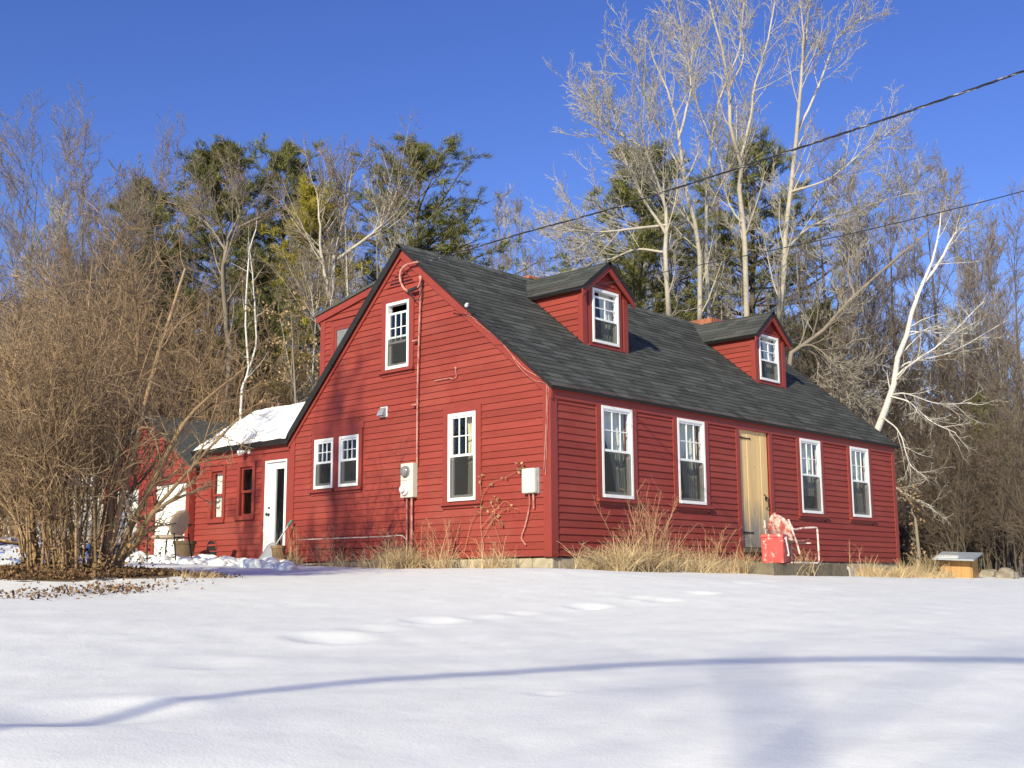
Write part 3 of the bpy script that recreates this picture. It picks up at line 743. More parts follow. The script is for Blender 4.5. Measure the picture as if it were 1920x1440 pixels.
def build_dormer(c, hw, w0, w1, seed):
    d = empty('dormer', (c, YD, zroof(YD)), HP)
    o = -np.array(d.location)
    f = Fr(V(0, YD, 0) + o, (1, 0, 0), (0, 0, 1), (0, -1, 0))
    a, b = c - hw, c + hw; zb = zroof(YD) - .08; ze, zp = 4.56, 5.02
    sl = (zp - ze) / hw
    top = lambda s: zp - sl * abs(s - c)
    wz0, wz1 = 3.655, 4.60
    op = [(w0, w1, wz0, wz1)]
    wall_sheet(f, a, b, top, op, -.1, -.001, extra=(c,), base=zb).build('front_wall', M['trim'], d)
    mb = MB(); mb.box(f, a - .02, a + .10, zb, ze - .02, -.01, .026); mb.box(f, b - .10, b + .02, zb, ze - .02, -.01, .026)
    mb.box(f, a + .1, b - .1, zb, wz0 - .08, -.01, .018)
    mb.build('corner_board', M['trim'], d)
    window_in(d, f, w0, w1, wz0, wz1)
    def cl(z):
        h_ = (zp - z - .11) / sl
        return max(a + .1, c - h_), min(b - .1, c + h_)
    clapboards(f, d, lambda z: [(a, b)], wz1 + .09, zp - .14, clip=cl, seed=seed)
    # cheeks
    for sx, nx in ((a, -1), (b, 1)):
        k = Fr(V(sx, 0, 0) + o, (0, 1, 0), (0, 0, 1), (nx, 0, 0))
        yz = lambda z: (z - H - RT) / MF
        MB().prism(k, [(YD + .1, zroof(YD) - .02), (yz(ze) + .15, ze + .1), (YD + .1, ze + .1)], -.06, -.002).build('cheek', M['trim'], d)
        MB().box(k, YD - .024, YD + .085, zroof(YD) - .01, ze + .02, -.01, .022).build('corner_board', M['trim'], d)
        clapboards(k, d, lambda z: [(YD + .085, 9)], zroof(YD) + .02, ze + .03, clip=lambda z: (YD + .085, yz(z) + .04), seed=seed + 3)
        mb = MB(); p = k.p
        q0, q1 = YD - .02, yz(ze) + .1
        mb.hexa([p(q0, zroof(q0) - .02, .03), p(q1, zroof(q1) - .02, .03), p(q1, zroof(q1) - .02, .0), p(q0, zroof(q0) - .02, .0),
                 p(q0, zroof(q0) + .018, .03), p(q1, zroof(q1) + .018, .03), p(q1, zroof(q1) + .03, .0), p(q0, zroof(q0) + .03, .0)])
        mb.build('flashing', M['drip'], d)
    # roof
    oh, fo = .13, .13; rr_ = np.random.default_rng(seed)
    deck = MB(); shg = MB(); rake = MB(); drip = MB()
    for sg in (-1, 1):
        up = unit((-sg, 0, sl)); nn = unit((sg * sl, 0, 1)); lr = math.hypot(hw + oh, (hw + oh) * sl)
        e = Fr(V(c + sg * (hw + oh), YD - fo, zp + .085 - sl * (hw + oh)) + o, (0, 1, 0), up, nn)
        ylen = lambda t: (zp + .085 - sl * (hw + oh) * (1 - t) - H - RT) / MF + .06 - (YD - fo)
        P = e.p
        deck.hexa([P(0, 0, -.05), P(ylen(0), 0, -.05), P(ylen(1), lr, -.05), P(0, lr, -.05), P(0, 0, -.004), P(ylen(0), 0, -.004), P(ylen(1), lr, -.004), P(0, lr, -.004)])
        drip.box(e, -.01, -.001, 0, lr, -.06, .01); drip.hexa([P(0, -.01, -.06), P(ylen(0), -.01, -.06), P(ylen(0), -.001, -.06), P(0, -.001, -.06), P(0, -.01, .008), P(ylen(0), -.01, .008), P(ylen(0), -.001, .008), P(0, -.001, .008)])
        u = 0; ex = .14
        while u < lr - .02:
            uu = min(ex, lr - u); x = -rr_.uniform(0, .2); L_ = ylen((u + uu / 2) / lr)
            while x < L_:
                w = rr_.uniform(.2, .42); q0, q1 = max(x, 0), min(x + w, L_); x += w; lf = rr_.uniform(0, .004)
                if q1 - q0 < .03: continue
                shg.hexa([P(q0, u, -.003), P(q1 - .003, u, -.003), P(q1 - .003, u + uu, -.003), P(q0, u + uu, -.003),
                          P(q0, u, .0105 + lf), P(q1 - .003, u, .0105 + lf), P(q1 - .003, u + uu, .0015), P(q0, u + uu, .0015)])
            u += uu
        # rake board on the face and soffit under the overhang
        f3 = Fr(V(0, YD - fo + .01, 0) + o, (1, 0, 0), (0, 0, 1), (0, -1, 0))
        xe = c + sg * (hw + oh - .01); zz = lambda x: zp + .035 - sl * abs(x - c)
        rake.prism(f3, [(c, zz(c) - .125), (c, zz(c)), (xe, zz(xe)), (xe, zz(xe) - .11)] if sg > 0 else [(xe, zz(xe) - .11), (xe, zz(xe)), (c, zz(c)), (c, zz(c) - .125)], -.03, -.002)
    deck.build('dormer_deck', M['trim'], d); drip.build('drip_edge', M['drip'], d); rake.build('rake_board', M['trim'], d)
    shg.build('dormer_shingles', M['shingle'], d)['kind'] = 'stuff'

def window_in(d, f, w0, w1, z0, z1):
    """the dormer's window: its pieces hang directly under the dormer"""
    t, st = .045, .032
    mb = MB(); n1, n0 = .04, -.06
    mb.box(f, w0, w0 + t, z0, z1, n0, n1); mb.box(f, w1 - t, w1, z0, z1, n0, n1)
    mb.box(f, w0 + t, w1 - t, z1 - t, z1, n0, n1 - .001); mb.box(f, w0 + t, w1 - t, z0, z0 + t, n0, n1 + .003)
    mb.build('window_frame', M['white'], d)
    a, b, lo, hi = w0 + t, w1 - t, z0 + t, z1 - t; mid = lo + (hi - lo) * .44
    def sash(u0, u1, k0, k1, nm, cols, rows):
        mb = MB(); mb.box(f, a, a + st, u0, u1, k0, k1); mb.box(f, b - st, b, u0, u1, k0, k1); mb.box(f, a + st, b - st, u0, u0 + st * 1.2, k0, k1 - .001); mb.box(f, a + st, b - st, u1 - st, u1, k0, k1 - .001)
        ga, gb, gl, gh = a + st, b - st, u0 + st * 1.2, u1 - st; m_ = .016
        for i in range(1, cols): q = ga + (gb - ga) * i / cols; mb.box(f, q - m_ / 2, q + m_ / 2, gl, gh, k0 + .006, k1 - .004)
        for j in range(1, rows):
            q = gl + (gh - gl) * j / rows
            for i in range(cols):
                e0 = ga + (gb - ga) * i / cols + m_ / 2 * (i > 0); e1 = ga + (gb - ga) * (i + 1) / cols - m_ / 2 * (i < cols - 1)
                mb.box(f, e0, e1, q - m_ / 2, q + m_ / 2, k0 + .006, k1 - .005)
        mb.build(nm, M['white'], d)
        for i in range(cols):
            for j in range(rows):
                MB().box(f, ga + (gb - ga) * i / cols + .003, ga + (gb - ga) * (i + 1) / cols - .003, gl + (gh - gl) * j / rows + .003, gl + (gh - gl) * (j + 1) / rows - .003, k0 + .012, k0 + .016).build('pane', M['glass'], d)
    sash(mid - .02, hi - .085, -.008, .022, 'upper_sash', 2, 2)
    sash(lo, mid + .03, -.042, -.012, 'lower_sash', 1, 1)
    MB().box(f, a + .004, b - .004, lo, mid - .02, .028, .0295).build('screen', M['screen'], d)
    mb = MB(); mb.box(f, w0 - .09, w0, z0 - .05, z1 + .07, -.01, .024); mb.box(f, w1, w1 + .09, z0 - .05, z1 + .07, -.01, .024); mb.box(f, w0, w1, z1, z1 + .07, -.01, .023)
    mb.build('window_casing', M['trim'], d)
    MB().box(f, w0 - .12, w1 + .12, z0 - .085, z0 - .05, -.01, .06).build('window_sill', M['trim'], d)
    n = 50; vs = []
    for q in np.linspace(0, 1, 8):
        for uu in np.linspace(0, 1, n):
            vs.append(f.p(w0 + (w1 - w0) * (.5 + .6 * uu + .12 * q), z0 + (z1 - z0) * (.98 - q), -.13 + .015 * math.sin(uu * 34 + q)))
    idx = np.arange(8 * n).reshape(8, n)
    link('curtain', npmesh('curtain', vs, np.stack([idx[:-1, :-1], idx[:-1, 1:], idx[1:, 1:], idx[1:, :-1]], -1).reshape(-1, 4), True), M['curtain'], d)
for i, q in enumerate(DORM): build_dormer(*q, 20 + i)

# ---- rear shed dormer seen past the gable
def rear_dormer():
    d = empty('rear_dormer', (.45, 5.2, 3.2), HP); o = -np.array(d.location)
    f = Fr(V(.45, 0, 0) + o, (0, 1, 0), (0, 0, 1), (-1, 0, 0))
    y1 = 5.97
    zr = lambda y: HR + RT - MR * (y - UR)
    zt = lambda y: 4.83 - .19 * (y - 4.4) - .02
    y0 = 3.75
    MB().prism(f, [(y0, zr(y0)), (y1, zr(y1)), (y1, zt(y1)), (y0, zt(y0))], -.08, -.001).build('dormer_side', M['trim'], d)
    MB().box(f, y1 - .12, y1 + .015, zr(y1), zt(y1) - .03, -.02, .026).build('corner_board', M['trim'], d)
    wy0, wy1, wz0, wz1 = 4.72, 5.58, 3.4, 4.22
    clapboards(f, d, free_spans(y0, y1 - .12, [(wy0 - .09, wy1 + .09, 3, wz1 + .09)]), 3.1, 4.86, clip=lambda z: (UR + (HR + RT - z) / MR, min(y1 - .12, 4.4 + (4.75 - z) / .19)), seed=41)
    mb = MB(); mb.box(f, wy1, wy1 + .09, wz0 - .4, wz1 + .09, -.01, .03); mb.box(f, wy0 - .09, wy0, wz0, wz1 + .09, -.01, .03); mb.box(f, wy0, wy1, wz1, wz1 + .09, -.01, .03)
    mb.build('window_casing', M['trim'], d)
    mb = MB(); mb.box(f, wy1 - .06, wy1, wz0 - .3, wz1, -.01, .02); mb.box(f, wy0, wy1 - .06, wz1 - .06, wz1, -.01, .02); mb.build('window_sash', M['trim'], d)
    MB().box(f, wy0, wy1 - .06, wz0 - .3, wz1 - .06, .002, .006).build('pane', M['greyglass'], d)
    P = f.p
    mb = MB(); mb.hexa([P(y0 - .3, zt(y0 - .3), .09), P(y1 + .14, zt(y1 + .14), .09), P(y1 + .14, zt(y1 + .14), -9.9), P(y0 - .3, zt(y0 - .3), -9.9),
                        P(y0 - .3, zt(y0 - .3) + .05, .09), P(y1 + .14, zt(y1 + .14) + .05, .09), P(y1 + .14, zt(y1 + .14) + .05, -9.9), P(y0 - .3, zt(y0 - .3) + .05, -9.9)])
    mb.build('dormer_roof', M['shingle'], d)
    mb = MB(); mb.hexa([P(y0 - .2, zt(y0 - .2) - .13, .06), P(y1 + .12, zt(y1 + .12) - .13, .06), P(y1 + .12, zt(y1 + .12) - .13, .0), P(y0 - .2, zt(y0 - .2) - .13, .0),
                        P(y0 - .2, zt(y0 - .2) - .001, .06), P(y1 + .12, zt(y1 + .12) - .001, .06), P(y1 + .12, zt(y1 + .12) - .001, .0), P(y0 - .2, zt(y0 - .2) - .001, .0)])
    mb.build('rake_board', M['trim'], d)
    MB().box(Fr(V(0, y1, 0) + o, (1, 0, 0), (0, 0, 1), (0, 1, 0)), .46, 10.2, zr(y1) - .02, zt(y1) - .01, -.08, -.001).build('dormer_front', M['trim'], d)
rear_dormer()

# ---- brick chimneys
def chimney(x0, x1, y0, y1, z0, z1, soldier=False):
    c = empty('chimney', ((x0 + x1) / 2, (y0 + y1) / 2, z0), HP); o = -np.array(c.location)
    f = Fr(o, (1, 0, 0), (0, 0, 1), (0, -1, 0))
    MB().box(f, x0 + .012, x1 - .012, z0, z1 - .01, -y1 + .012, -y0 - .012).build('mortar_core', M['mortar'], c)
    r = np.random.default_rng(int(x0 * 10)); hB, lB, j = .062, .2, .01; z = z1 - .31; k = 0
    while z < z1 - .02:
        up = .012 if z > z1 - .08 else 0
        last = soldier and z > z1 - .16
        hh = z1 - z if last else hB; ll = .065 if last else lB
        for (A, B_, fn) in ((x0, x1, lambda s, e: MB().box(f, s, e, z, z + hh - j, -y0 - .05, -y0 + up + r.uniform(-.003, .003))),
                            (y0 + .051, y1, lambda s, e: MB().box(Fr(o, (0, 1, 0), (0, 0, 1), (-1, 0, 0)), s, e, z, z + hh - j, -x0 - .05, -x0 + up + r.uniform(-.003, .003)))):
            s = A - (ll / 2 if k % 2 and not last else 0)
            while s < B_ - .01:
                e = min(s + ll, B_)
                if e - max(s, A) > .03: fn(max(s, A), e - j).build('brick', M['brick'], c)
                s += ll
        z += hh; k += 1
chimney(3.34, 3.98, 3.45, 4.1, 4.5, 5.37)
chimney(9.75, 10.9, 3.62, 4.25, 4.4, 5.62, True)

# ------------------------------------------------------------------ plants: generators
class Tubes:
    """thousands of tapering stems gathered into one mesh"""
    def __init__(self): self.v = []; self.f = []; self.n = 0
    def add(self, pts, rad, k=3):
        B, n, _ = pts.shape
        if B == 0: return
        t = np.gradient(pts, axis=1); t /= np.linalg.norm(t, axis=2, keepdims=True) + 1e-9
        m = t.mean(1); ref = np.where(np.abs(m[:, 2:3]) < .9, V(0, 0, 1)[None], V(1, 0, 0)[None])
        a = np.cross(t, ref[:, None, :]); a /= np.linalg.norm(a, axis=2, keepdims=True) + 1e-9
        b = np.cross(t, a)
        th = np.arange(k) * 2 * np.pi / k
        ring = pts[:, :, None, :] + rad[:, :, None, None] * (np.cos(th)[None, None, :, None] * a[:, :, None, :] + np.sin(th)[None, None, :, None] * b[:, :, None, :])
        self.v.append(ring.reshape(-1, 3))
        idx = self.n + np.arange(B * n * k).reshape(B, n, k)
        q = np.stack([idx[:, :-1, :], np.roll(idx[:, :-1, :], -1, 2), np.roll(idx[:, 1:, :], -1, 2), idx[:, 1:, :]], -1).reshape(-1, 4)
        self.f.append(q); self.n += B * n * k
    def mesh(self, name): return npmesh(name, np.vstack(self.v), np.vstack(self.f), True)

def nrm(a): return a / (np.linalg.norm(a, axis=-1, keepdims=True) + 1e-9)
def grow(r, S, D, L, r0, n, wig, trop, tip, grav=None):
    B = len(S); P = [S.copy()]; D = nrm(D.copy()); g = V(0, 0, 1) if grav is None else grav
    for i in range(n):
        D = nrm(D + r.normal(0, wig, (B, 3)) + trop * g[None]); P.append(P[-1] + D * (L / n)[:, None])
    fr = np.linspace(0, 1, n + 1)[None]
    return np.stack(P, 1), r0[:, None] * (1 - (1 - tip) * fr)
def spawn(r, pts, rad, L, k, t0, t1, ang, sd, lr, rr, fall=.5, rmin=.003):
    B, n, _ = pts.shape
    idx = np.repeat(np.arange(B), k); m = len(idx)
    t = t0 + (t1 - t0) * ((np.tile(np.arange(k), B) + r.uniform(0, 1, m)) / k)
    x = t * (n - 1); i = np.minimum(x.astype(int), n - 2); f = (x - i)[:, None]
    S = pts[idx, i] * (1 - f) + pts[idx, i + 1] * f
    d = nrm(pts[idx, i + 1] - pts[idx, i]); R = rad[idx, i] * (1 - f[:, 0]) + rad[idx, i + 1] * f[:, 0]
    a = nrm(np.cross(d, np.where(np.abs(d[:, 2:3]) < .9, V(0, 0, 1)[None], V(1, 0, 0)[None]))); b = np.cross(d, a)
    az = r.uniform(0, 2 * np.pi, m); an = np.radians(r.normal(ang, sd, m))
    D = np.cos(an)[:, None] * d + np.sin(an)[:, None] * (np.cos(az)[:, None] * a + np.sin(az)[:, None] * b)
    Lc = L[idx] * lr * (1 - fall * t) * r.uniform(.6, 1.25, m)
    return S, D, Lc, np.maximum(R * rr, rmin)

def resample(path, n):
    return smooth_path(path, n)
def tree_from(r, limbs, limb_r, spec, base_sides=8):
    """limbs: list of polylines (n,3); limb_r: (r0, r1) each. spec: list of levels
    (k, t0, t1, ang, sd, len ratio, radius ratio, segs, wiggle, tropism, tip, sides, fall, rmin, len override)"""
    wood, twig = Tubes(), Tubes(); n = 15
    P = np.stack([resample(l, n) for l in limbs]); R = np.stack([np.linspace(a, b, n) for a, b in limb_r])
    for i in range(len(P)):        # a slightly uneven trunk
        P[i, 1:-1] += r.normal(0, .35, (n - 2, 3)) * R[i, 1:-1, None] * V(1, 1, .2)
    wood.add(P, R, base_sides)
    L = np.linalg.norm(np.diff(P, axis=1), axis=2).sum(1)
    for li, (k, t0, t1, ang, sd, lr, rr, seg, wig, trop, tip, sides, fall, rmin, over) in enumerate(spec):
        S, D, Lc, r0 = spawn(r, P, R, L if over is None else np.full(len(L), over), k, t0, t1, ang, sd, lr, rr, fall, rmin)
        P, R = grow(r, S, D, Lc, r0, seg, wig, trop, tip); L = Lc
        (wood if li < 1 else twig).add(P, R, sides)
    return wood, twig

def tree_obj(name, wood, twig, mw, mt, loc=(0, 0, 0), rz=0.0, scale=1.0):
    e = empty(name, loc, None, rz); e.scale = (scale,) * 3
    link('trunk', wood.mesh('trunk') if isinstance(wood, Tubes) else wood, mw, e)
    link('crown', twig.mesh('crown') if isinstance(twig, Tubes) else twig, mt, e)
    return e

# ---- bare forest trees: a few kinds, copied
def bare_tree(seed, h, spread, r0, up=.10, limbs=9, dens=1.0, fork=True, lean=0.0, twig_r=.009):
    r = np.random.default_rng(seed)
    ln = lean + r.normal(0, .03)
    tr = [V(0, 0, -.3), V(ln * h * .2, r.normal(0, .1), h * .25), V(ln * h * .5 + r.normal(0, .15), r.normal(0, .15), h * .55), V(ln * h * .8 + r.normal(0, .25), r.normal(0, .25), h * .98)]
    L_ = [tr]; R_ = [(r0, r0 * .03)]
    if fork:
        for _ in range(int(r.integers(1, 3))):
            q = r.uniform(.3, .5); a = r.uniform(0, 6.28); b = smooth_path(tr, 30)[int(q * 29)]
            L_.append([b, b + V(math.cos(a) * h * .06, math.sin(a) * h * .06, h * .18), b + V(math.cos(a) * spread * .6, math.sin(a) * spread * .6, h * (.95 - q) * r.uniform(.85, 1.0))])
            R_.append((r0 * .6, r0 * .03))
    spec = [(limbs, .22, .99, 40, 10, .42 * spread / (h * .35), .48, 7, .07, up * .8, .15, 4, .6, .014, None),
            (int(8 * dens), .12, 1., 36, 12, .50, .5, 5, .075, up * .9, .25, 3, .4, .011, None),
            (int(6 * dens), .15, 1., 36, 14, .52, .6, 4, .075, up * .8, .3, 3, .4, twig_r, None),
            (int(5 * dens), .15, 1., 34, 14, .60, .8, 2, .07, up * .7, .5, 3, .3, twig_r * .8, None)]
    return tree_from(r, L_, R_, spec, 7)

def pine_tree(seed, h, w, r0, start=.3, flat=.0, needle=.27, dens=1.):
    """white pine: tiers of limbs, tufts of long needles on the ends"""
    r = np.random.default_rng(seed)
    wood = Tubes(); n = 15
    tr = resample([V(0, 0, -.3), V(r.normal(0, .12), r.normal(0, .12), h * .4), V(r.normal(0, .2), r.normal(0, .2), h)], n)[None]
    R = np.linspace(r0, r0 * .08, n)[None]; wood.add(tr, R, 7)
    S, D, Ls = [], [], []
    z = start
    while z < .995:
        q = (z - start) / (1 - start)
        prof = (math.sin(min(q * 2.5 + .6, 3.05)) ** .7) * (1 - .2 * q) + .06
        m = int(r.integers(4, 8)); a0 = r.uniform(0, 6.28)
        for j in range(m):
            if r.random() < .12: continue
            a = a0 + j * 6.28 / m + r.normal(0, .4); x = (z + r.normal(0, .008)) * (n - 1); i = max(0, min(int(x), n - 2))
            S.append(tr[0, i] + (tr[0, i + 1] - tr[0, i]) * (x - i)); el = r.normal(.05 + .85 * q ** 1.6, .16)
            D.append(V(math.cos(a) * math.cos(el), math.sin(a) * math.cos(el), math.sin(el))); Ls.append(w * prof * r.uniform(.5, 1.25))
        z += r.uniform(.022, .045) * (12 / h) ** .3
    S, D, Ls = np.array(S), np.array(D), np.array(Ls)
    P, Rb = grow(r, S, D, Ls, .010 + Ls * .010, 6, .06, .07, .25); wood.add(P, Rb, 4)
    s2, d2, l2, r2 = spawn(r, P, Rb, Ls, int(8 * dens), .2, 1., 50, 14, .40, .5, .5, .006)
    P2, R2_ = grow(r, s2, d2, np.maximum(l2, .3), r2, 3, .1, .08, .4); wood.add(P2, R2_, 3)
    # sprays of needles along the twigs
    tp, td = [], []
    for PP, k, t0 in ((P2, 5, .15), (P, 4, .55)):
        B = len(PP); nn = PP.shape[1]
        for _ in range(k):
            t = r.uniform(t0, 1, B) * (nn - 1); i = np.minimum(t.astype(int), nn - 2); f = (t - i)[:, None]
            ar = np.arange(B); tp.append(PP[ar, i] * (1 - f) + PP[ar, i + 1] * f); td.append(nrm(PP[ar, i + 1] - PP[ar, i]))
    tp = np.vstack(tp); td = np.vstack(td); nb = 13
    T = np.repeat(tp, nb, 0); Dn = np.repeat(td, nb, 0)
    dd = nrm(Dn * r.uniform(.3, 1.3, (len(T), 1)) + r.normal(0, .45, (len(T), 3)) + V(0, 0, .25))
    side = nrm(np.cross(dd, r.normal(0, 1, (len(T), 3)))); ln = (needle * r.uniform(.5, 1.1, len(T)))[:, None]; T = T + r.normal(0, .07, T.shape) * V(1, 1, .5)
    v = np.stack([T - side * .011, T + side * .011, T + dd * ln], 1).reshape(-1, 3)
    return wood, npmesh('crown', v, np.arange(len(v)).reshape(-1, 3))

def copy_tree(src, loc, rz, scale, sz=1.0):
    e = bpy.data.objects.new(src.name.split('.')[0], None); COL.objects.link(e); e.empty_display_size = .2
    e.location = loc; e.rotation_euler = (0, 0, rz); e.scale = (scale, scale, scale * sz)
    for ch in src.children:
        c = ch.copy(); COL.objects.link(c); c.parent = e
    return e

KIND = {}
def place(kind, px, top, dep, label, cat, group=None, rz=None, wide=1.0, name=None):
    """a tree of a kind, its foot at depth dep under column px, its tip seen at row top"""
    r = np.random.default_rng(int(abs(px) * 13 + dep * 7)); mk, h0 = KIND[kind]
    p = hz(px, dep / max(.2, math.cos(math.atan((px - 960) / FPX)))); g = gz(p[0], p[1])
    zt = atd(px, top, dep)[2]; sc = (zt - g) / h0
    rz = r.uniform(0, 6.28) if rz is None else rz
    loc = (p[0], p[1], g)
    if 'src' not in mk:
        w, t, mw, mt = mk['make'](); e = tree_obj(name or mk['name'], w, t, mw, mt, loc, rz); mk['src'] = e
    else: e = copy_tree(mk['src'], loc, rz, 1)
    e.scale = (sc * wide, sc * wide, sc)
    tag(e, label, cat, group)
    return e
KIND['vase'] = ({'name': 'bare_tree', 'make': lambda: (*bare_tree(101, 15, 6.2, .2, .17, 26, 1.0), M['greybark'], M['twig_grey'])}, 15.)
KIND['tall'] = ({'name': 'bare_tree', 'make': lambda: (*bare_tree(102, 16, 3.4, .15, .12, 16, 1.0), M['aspen'], M['twig_grey'])}, 16.)
KIND['slim'] = ({'name': 'bare_tree', 'make': lambda: (*bare_tree(103, 15, 2.8, .11, .12, 20, 1., False), M['greybark'], M['twig_purple'])}, 15.)
KIND['broad'] = ({'name': 'bare_tree', 'make': lambda: (*bare_tree(104, 14, 4.6, .17, .10, 16, 1.0), M['darkbark'], M['twig_purple'])}, 14.)
KIND['grey'] = ({'name': 'bare_tree', 'make': lambda: (*bare_tree(105, 15, 3.6, .13, .12, 16, 1.0), M['greybark'], M['twig_pale'])}, 15.)
KIND['pineA'] = ({'name': 'pine_tree', 'make': lambda: (*pine_tree(201, 15, 3.3, .22, .25), M['darkbark'], M['needle'])}, 15.)
KIND['pineB'] = ({'name': 'pine_tree', 'make': lambda: (*pine_tree(202, 16, 4.2, .24, .38), M['darkbark'], M['needle'])}, 16.)
KIND['pineC'] = ({'name': 'pine_tree', 'make': lambda: (*pine_tree(203, 12, 2.6, .2, .12), M['darkbark'], M['needle'])}, 12.)
KIND['pineY'] = ({'name': 'pine_tree', 'make': lambda: (*pine_tree(204, 14, 2.6, .17, .5), M['darkbark'], M['needle_yellow'])}, 14.)
KIND['brush'] = ({'name': 'bare_shrub', 'make': lambda: (*brush(301), M['darkbark'], M['twig_dark'])}, 4.)
KIND['thicket'] = ({'name': 'bare_shrub', 'make': lambda: (*brush(302), M['bush_stem'], M['bush_twig'])}, 4.)
def brush(seed):
    r = np.random.default_rng(seed); L_, R_ = [], []
    for i in range(11):
        a = r.uniform(0, 6.28); l = r.uniform(.15, .6); h = r.uniform(2.6, 4.0)
        b = V(r.normal(0, .25), r.normal(0, .25), -.1)
        L_.append([b, b + V(math.cos(a) * l * .6, math.sin(a) * l * .6, h * .45), b + V(math.cos(a) * l * 2.2, math.sin(a) * l * 2.2, h)]); R_.append((r.uniform(.018, .035), .005))
    return tree_from(r, L_, R_, [(9, .1, 1., 38, 12, .40, .6, 5, .14, .06, .3, 3, .4, .007, None), (6, .1, 1, 38, 14, .55, .7, 4, .14, .05, .4, 3, .3, .006, None), (4, .1, 1, 36, 14, .6, .8, 2, .14, .03, .5, 3, .3, .005, None)], 5)

# ------------------------------------------------------------------ trees with a place of their own
place('vase', 130, 262, 38, 'big bare tree with upswept grey twigs rising above the bush at the left', 'tree', rz=.4)
place('vase', 40, 300, 41, 'bare tree with a round crown at the far left edge', 'tree', rz=2.2)
place('vase', 235, 315, 44, 'bare tree with a rounded twiggy crown beside the dark pine on the left', 'tree', rz=4.0)
place('pineA', 392, 266, 42, 'tall green pine with rounded top, just left of the forked pine', 'tree', wide=1.3)
place('pineB', 508, 256, 44, 'tall ragged green pine with a notch beside it and yellowish pine at its shoulder', 'tree', rz=2.)
place('pineY', 556, 335, 41, 'yellow-green pine top lower than the green pines beside it', 'tree')
place('pineC', 255, 325, 46, 'dark pine showing through bare branches behind the big left tree', 'tree')
place('pineB', 785, 250, 47, 'broad-topped green pine standing above the peak of the house', 'tree', rz=4.1, wide=1.3)
place('pineA', 1205, 268, 40, 'green pine behind the pale trunks above the near dormer', 'tree', rz=1.2, wide=1.3)
place('pineB', 1440, 250, 45, 'green pine behind the pale trunks above the far dormer', 'tree', rz=3., wide=1.3)
place('pineC', 1560, 560, 40, 'low dark pine behind the bare trees, above the roof near the leaning birch', 'tree')
place('pineC', 1870, 740, 33, 'small dark green pine in the brown thicket at the right edge', 'tree', rz=2.)
place('pineC', 470, 455, 34, 'pine with drooping green limbs above the snow-covered wing', 'tree', rz=.7)
place('tall', 640, 285, 37, 'bare tree with pale forking trunks left of the house peak', 'tree', rz=1.1)
place('grey', 690, 300, 41, 'grey bare tree close behind the left slope of the gable', 'tree')
place('tall', 590, 420, 33, 'bare pale-barked tree beside the rear dormer', 'tree', rz=2.6)

def limb(pts, dep, slope=0.0, seed=0):
    """a limb through picture positions at real depth dep, wandering in depth"""
    r = np.random.default_rng(seed); out = []; d = dep
    for i, (x, y) in enumerate(pts):
        out.append(atd(x, y, d)); d += slope + r.normal(0, .25)
    return out
def foot(px, py, dep):
    p = atd(px, py, dep); g = gz(p[0], p[1]); return V(p[0], p[1], g - .2)
def hero(name, label, limbs, radii, dep, mw, mt, spec, seed, cat='tree', group=None):
    r = np.random.default_rng(seed); L_ = []
    for i, l in enumerate(limbs):
        q = limb(l[0], dep + (l[1] if len(l) > 1 else 0), l[2] if len(l) > 2 else 0, seed + i)
        L_.append(q)
    f = foot(limbs[0][0][0][0], limbs[0][0][0][1], dep); L_[0] = [f] + L_[0]
    for i in range(1, len(L_)):      # root each limb on the nearest earlier one
        best = None
        for j in range(i):
            pp = resample(L_[j], 60); k = np.argmin(np.linalg.norm((pp - L_[i][0]) @ np.stack([RGT, UPV]).T, axis=1)); q = pp[k]
            e = np.linalg.norm((q - L_[i][0]) @ np.stack([RGT, UPV]).T)
            if best is None or e < best[0]: best = (e, q)
        sh = best[1] - L_[i][0]; L_[i] = [best[1]] + [p + sh * V(1, 1, 1) * 0 + FWD * (sh @ FWD) for p in L_[i][1:]]
    base = f.copy()
    L_ = [[p - base for p in l] for l in L_]
    w, t = tree_from(r, L_, radii, spec, 8)
    e = tree_obj(name, w, t, mw, mt, tuple(base))
    return tag(e, label, cat, group)
ASP = [(14, .22, .99, 34, 10, .25, .42, 6, .08, .11, .22, 4, .35, .010, 7.5), (6, .1, 1., 36, 12, .45, .55, 5, .085, .09, .3, 3, .4, .008, None), (4, .15, 1, 34, 14, .5, .65, 3, .085, .07, .4, 3, .3, .0062, None), (3, .2, 1, 34, 14, .6, .8, 2, .09, .04, .5, 3, .3, .0055, None)]
hero('aspen_tree', 'tall pale aspen whose trunk forks high up behind the far dormer',
     [([(1400, 640), (1398, 582), (1393, 459), (1386, 349), (1389, 298), (1372, 252), (1368, 183), (1361, 124), (1347, 69), (1330, 0), (1322, -50)],),
      ([(1389, 298), (1402, 229), (1407, 174), (1430, 96), (1444, 27), (1450, -60)], 0, .15), ([(1368, 183), (1385, 120), (1378, 40), (1390, -40)], 0, -.1),
      ([(1390, 430), (1360, 380), (1345, 300), (1310, 240)], 0, .2)],
     [(.088, .016), (.042, .012), (.03, .01), (.03, .008)], 31, M['aspen'], M['twig_pale'], ASP, 61)
hero('aspen_tree', 'tall pale aspen trunk just right of the far dormer, leaning slightly right',
     [([(1455, 640), (1457, 610), (1467, 518), (1473, 422), (1492, 275), (1501, 183), (1503, 128), (1515, 46), (1514, -40)],),
      ([(1492, 275), (1525, 160), (1550, 95), (1600, 50)], 0, .2), ([(1503, 140), (1485, 90), (1478, 20), (1470, -40)], 0, -.1),
      ([(1480, 380), (1540, 345), (1600, 295), (1650, 260)], 0, -.3), ([(1470, 480), (1510, 430), (1620, 390), (1690, 370)], 0, .2)],
     [(.096, .014), (.035, .009), (.03, .01), (.032, .008), (.03, .008)], 30, M['aspen'], M['twig_pale'], ASP, 62)
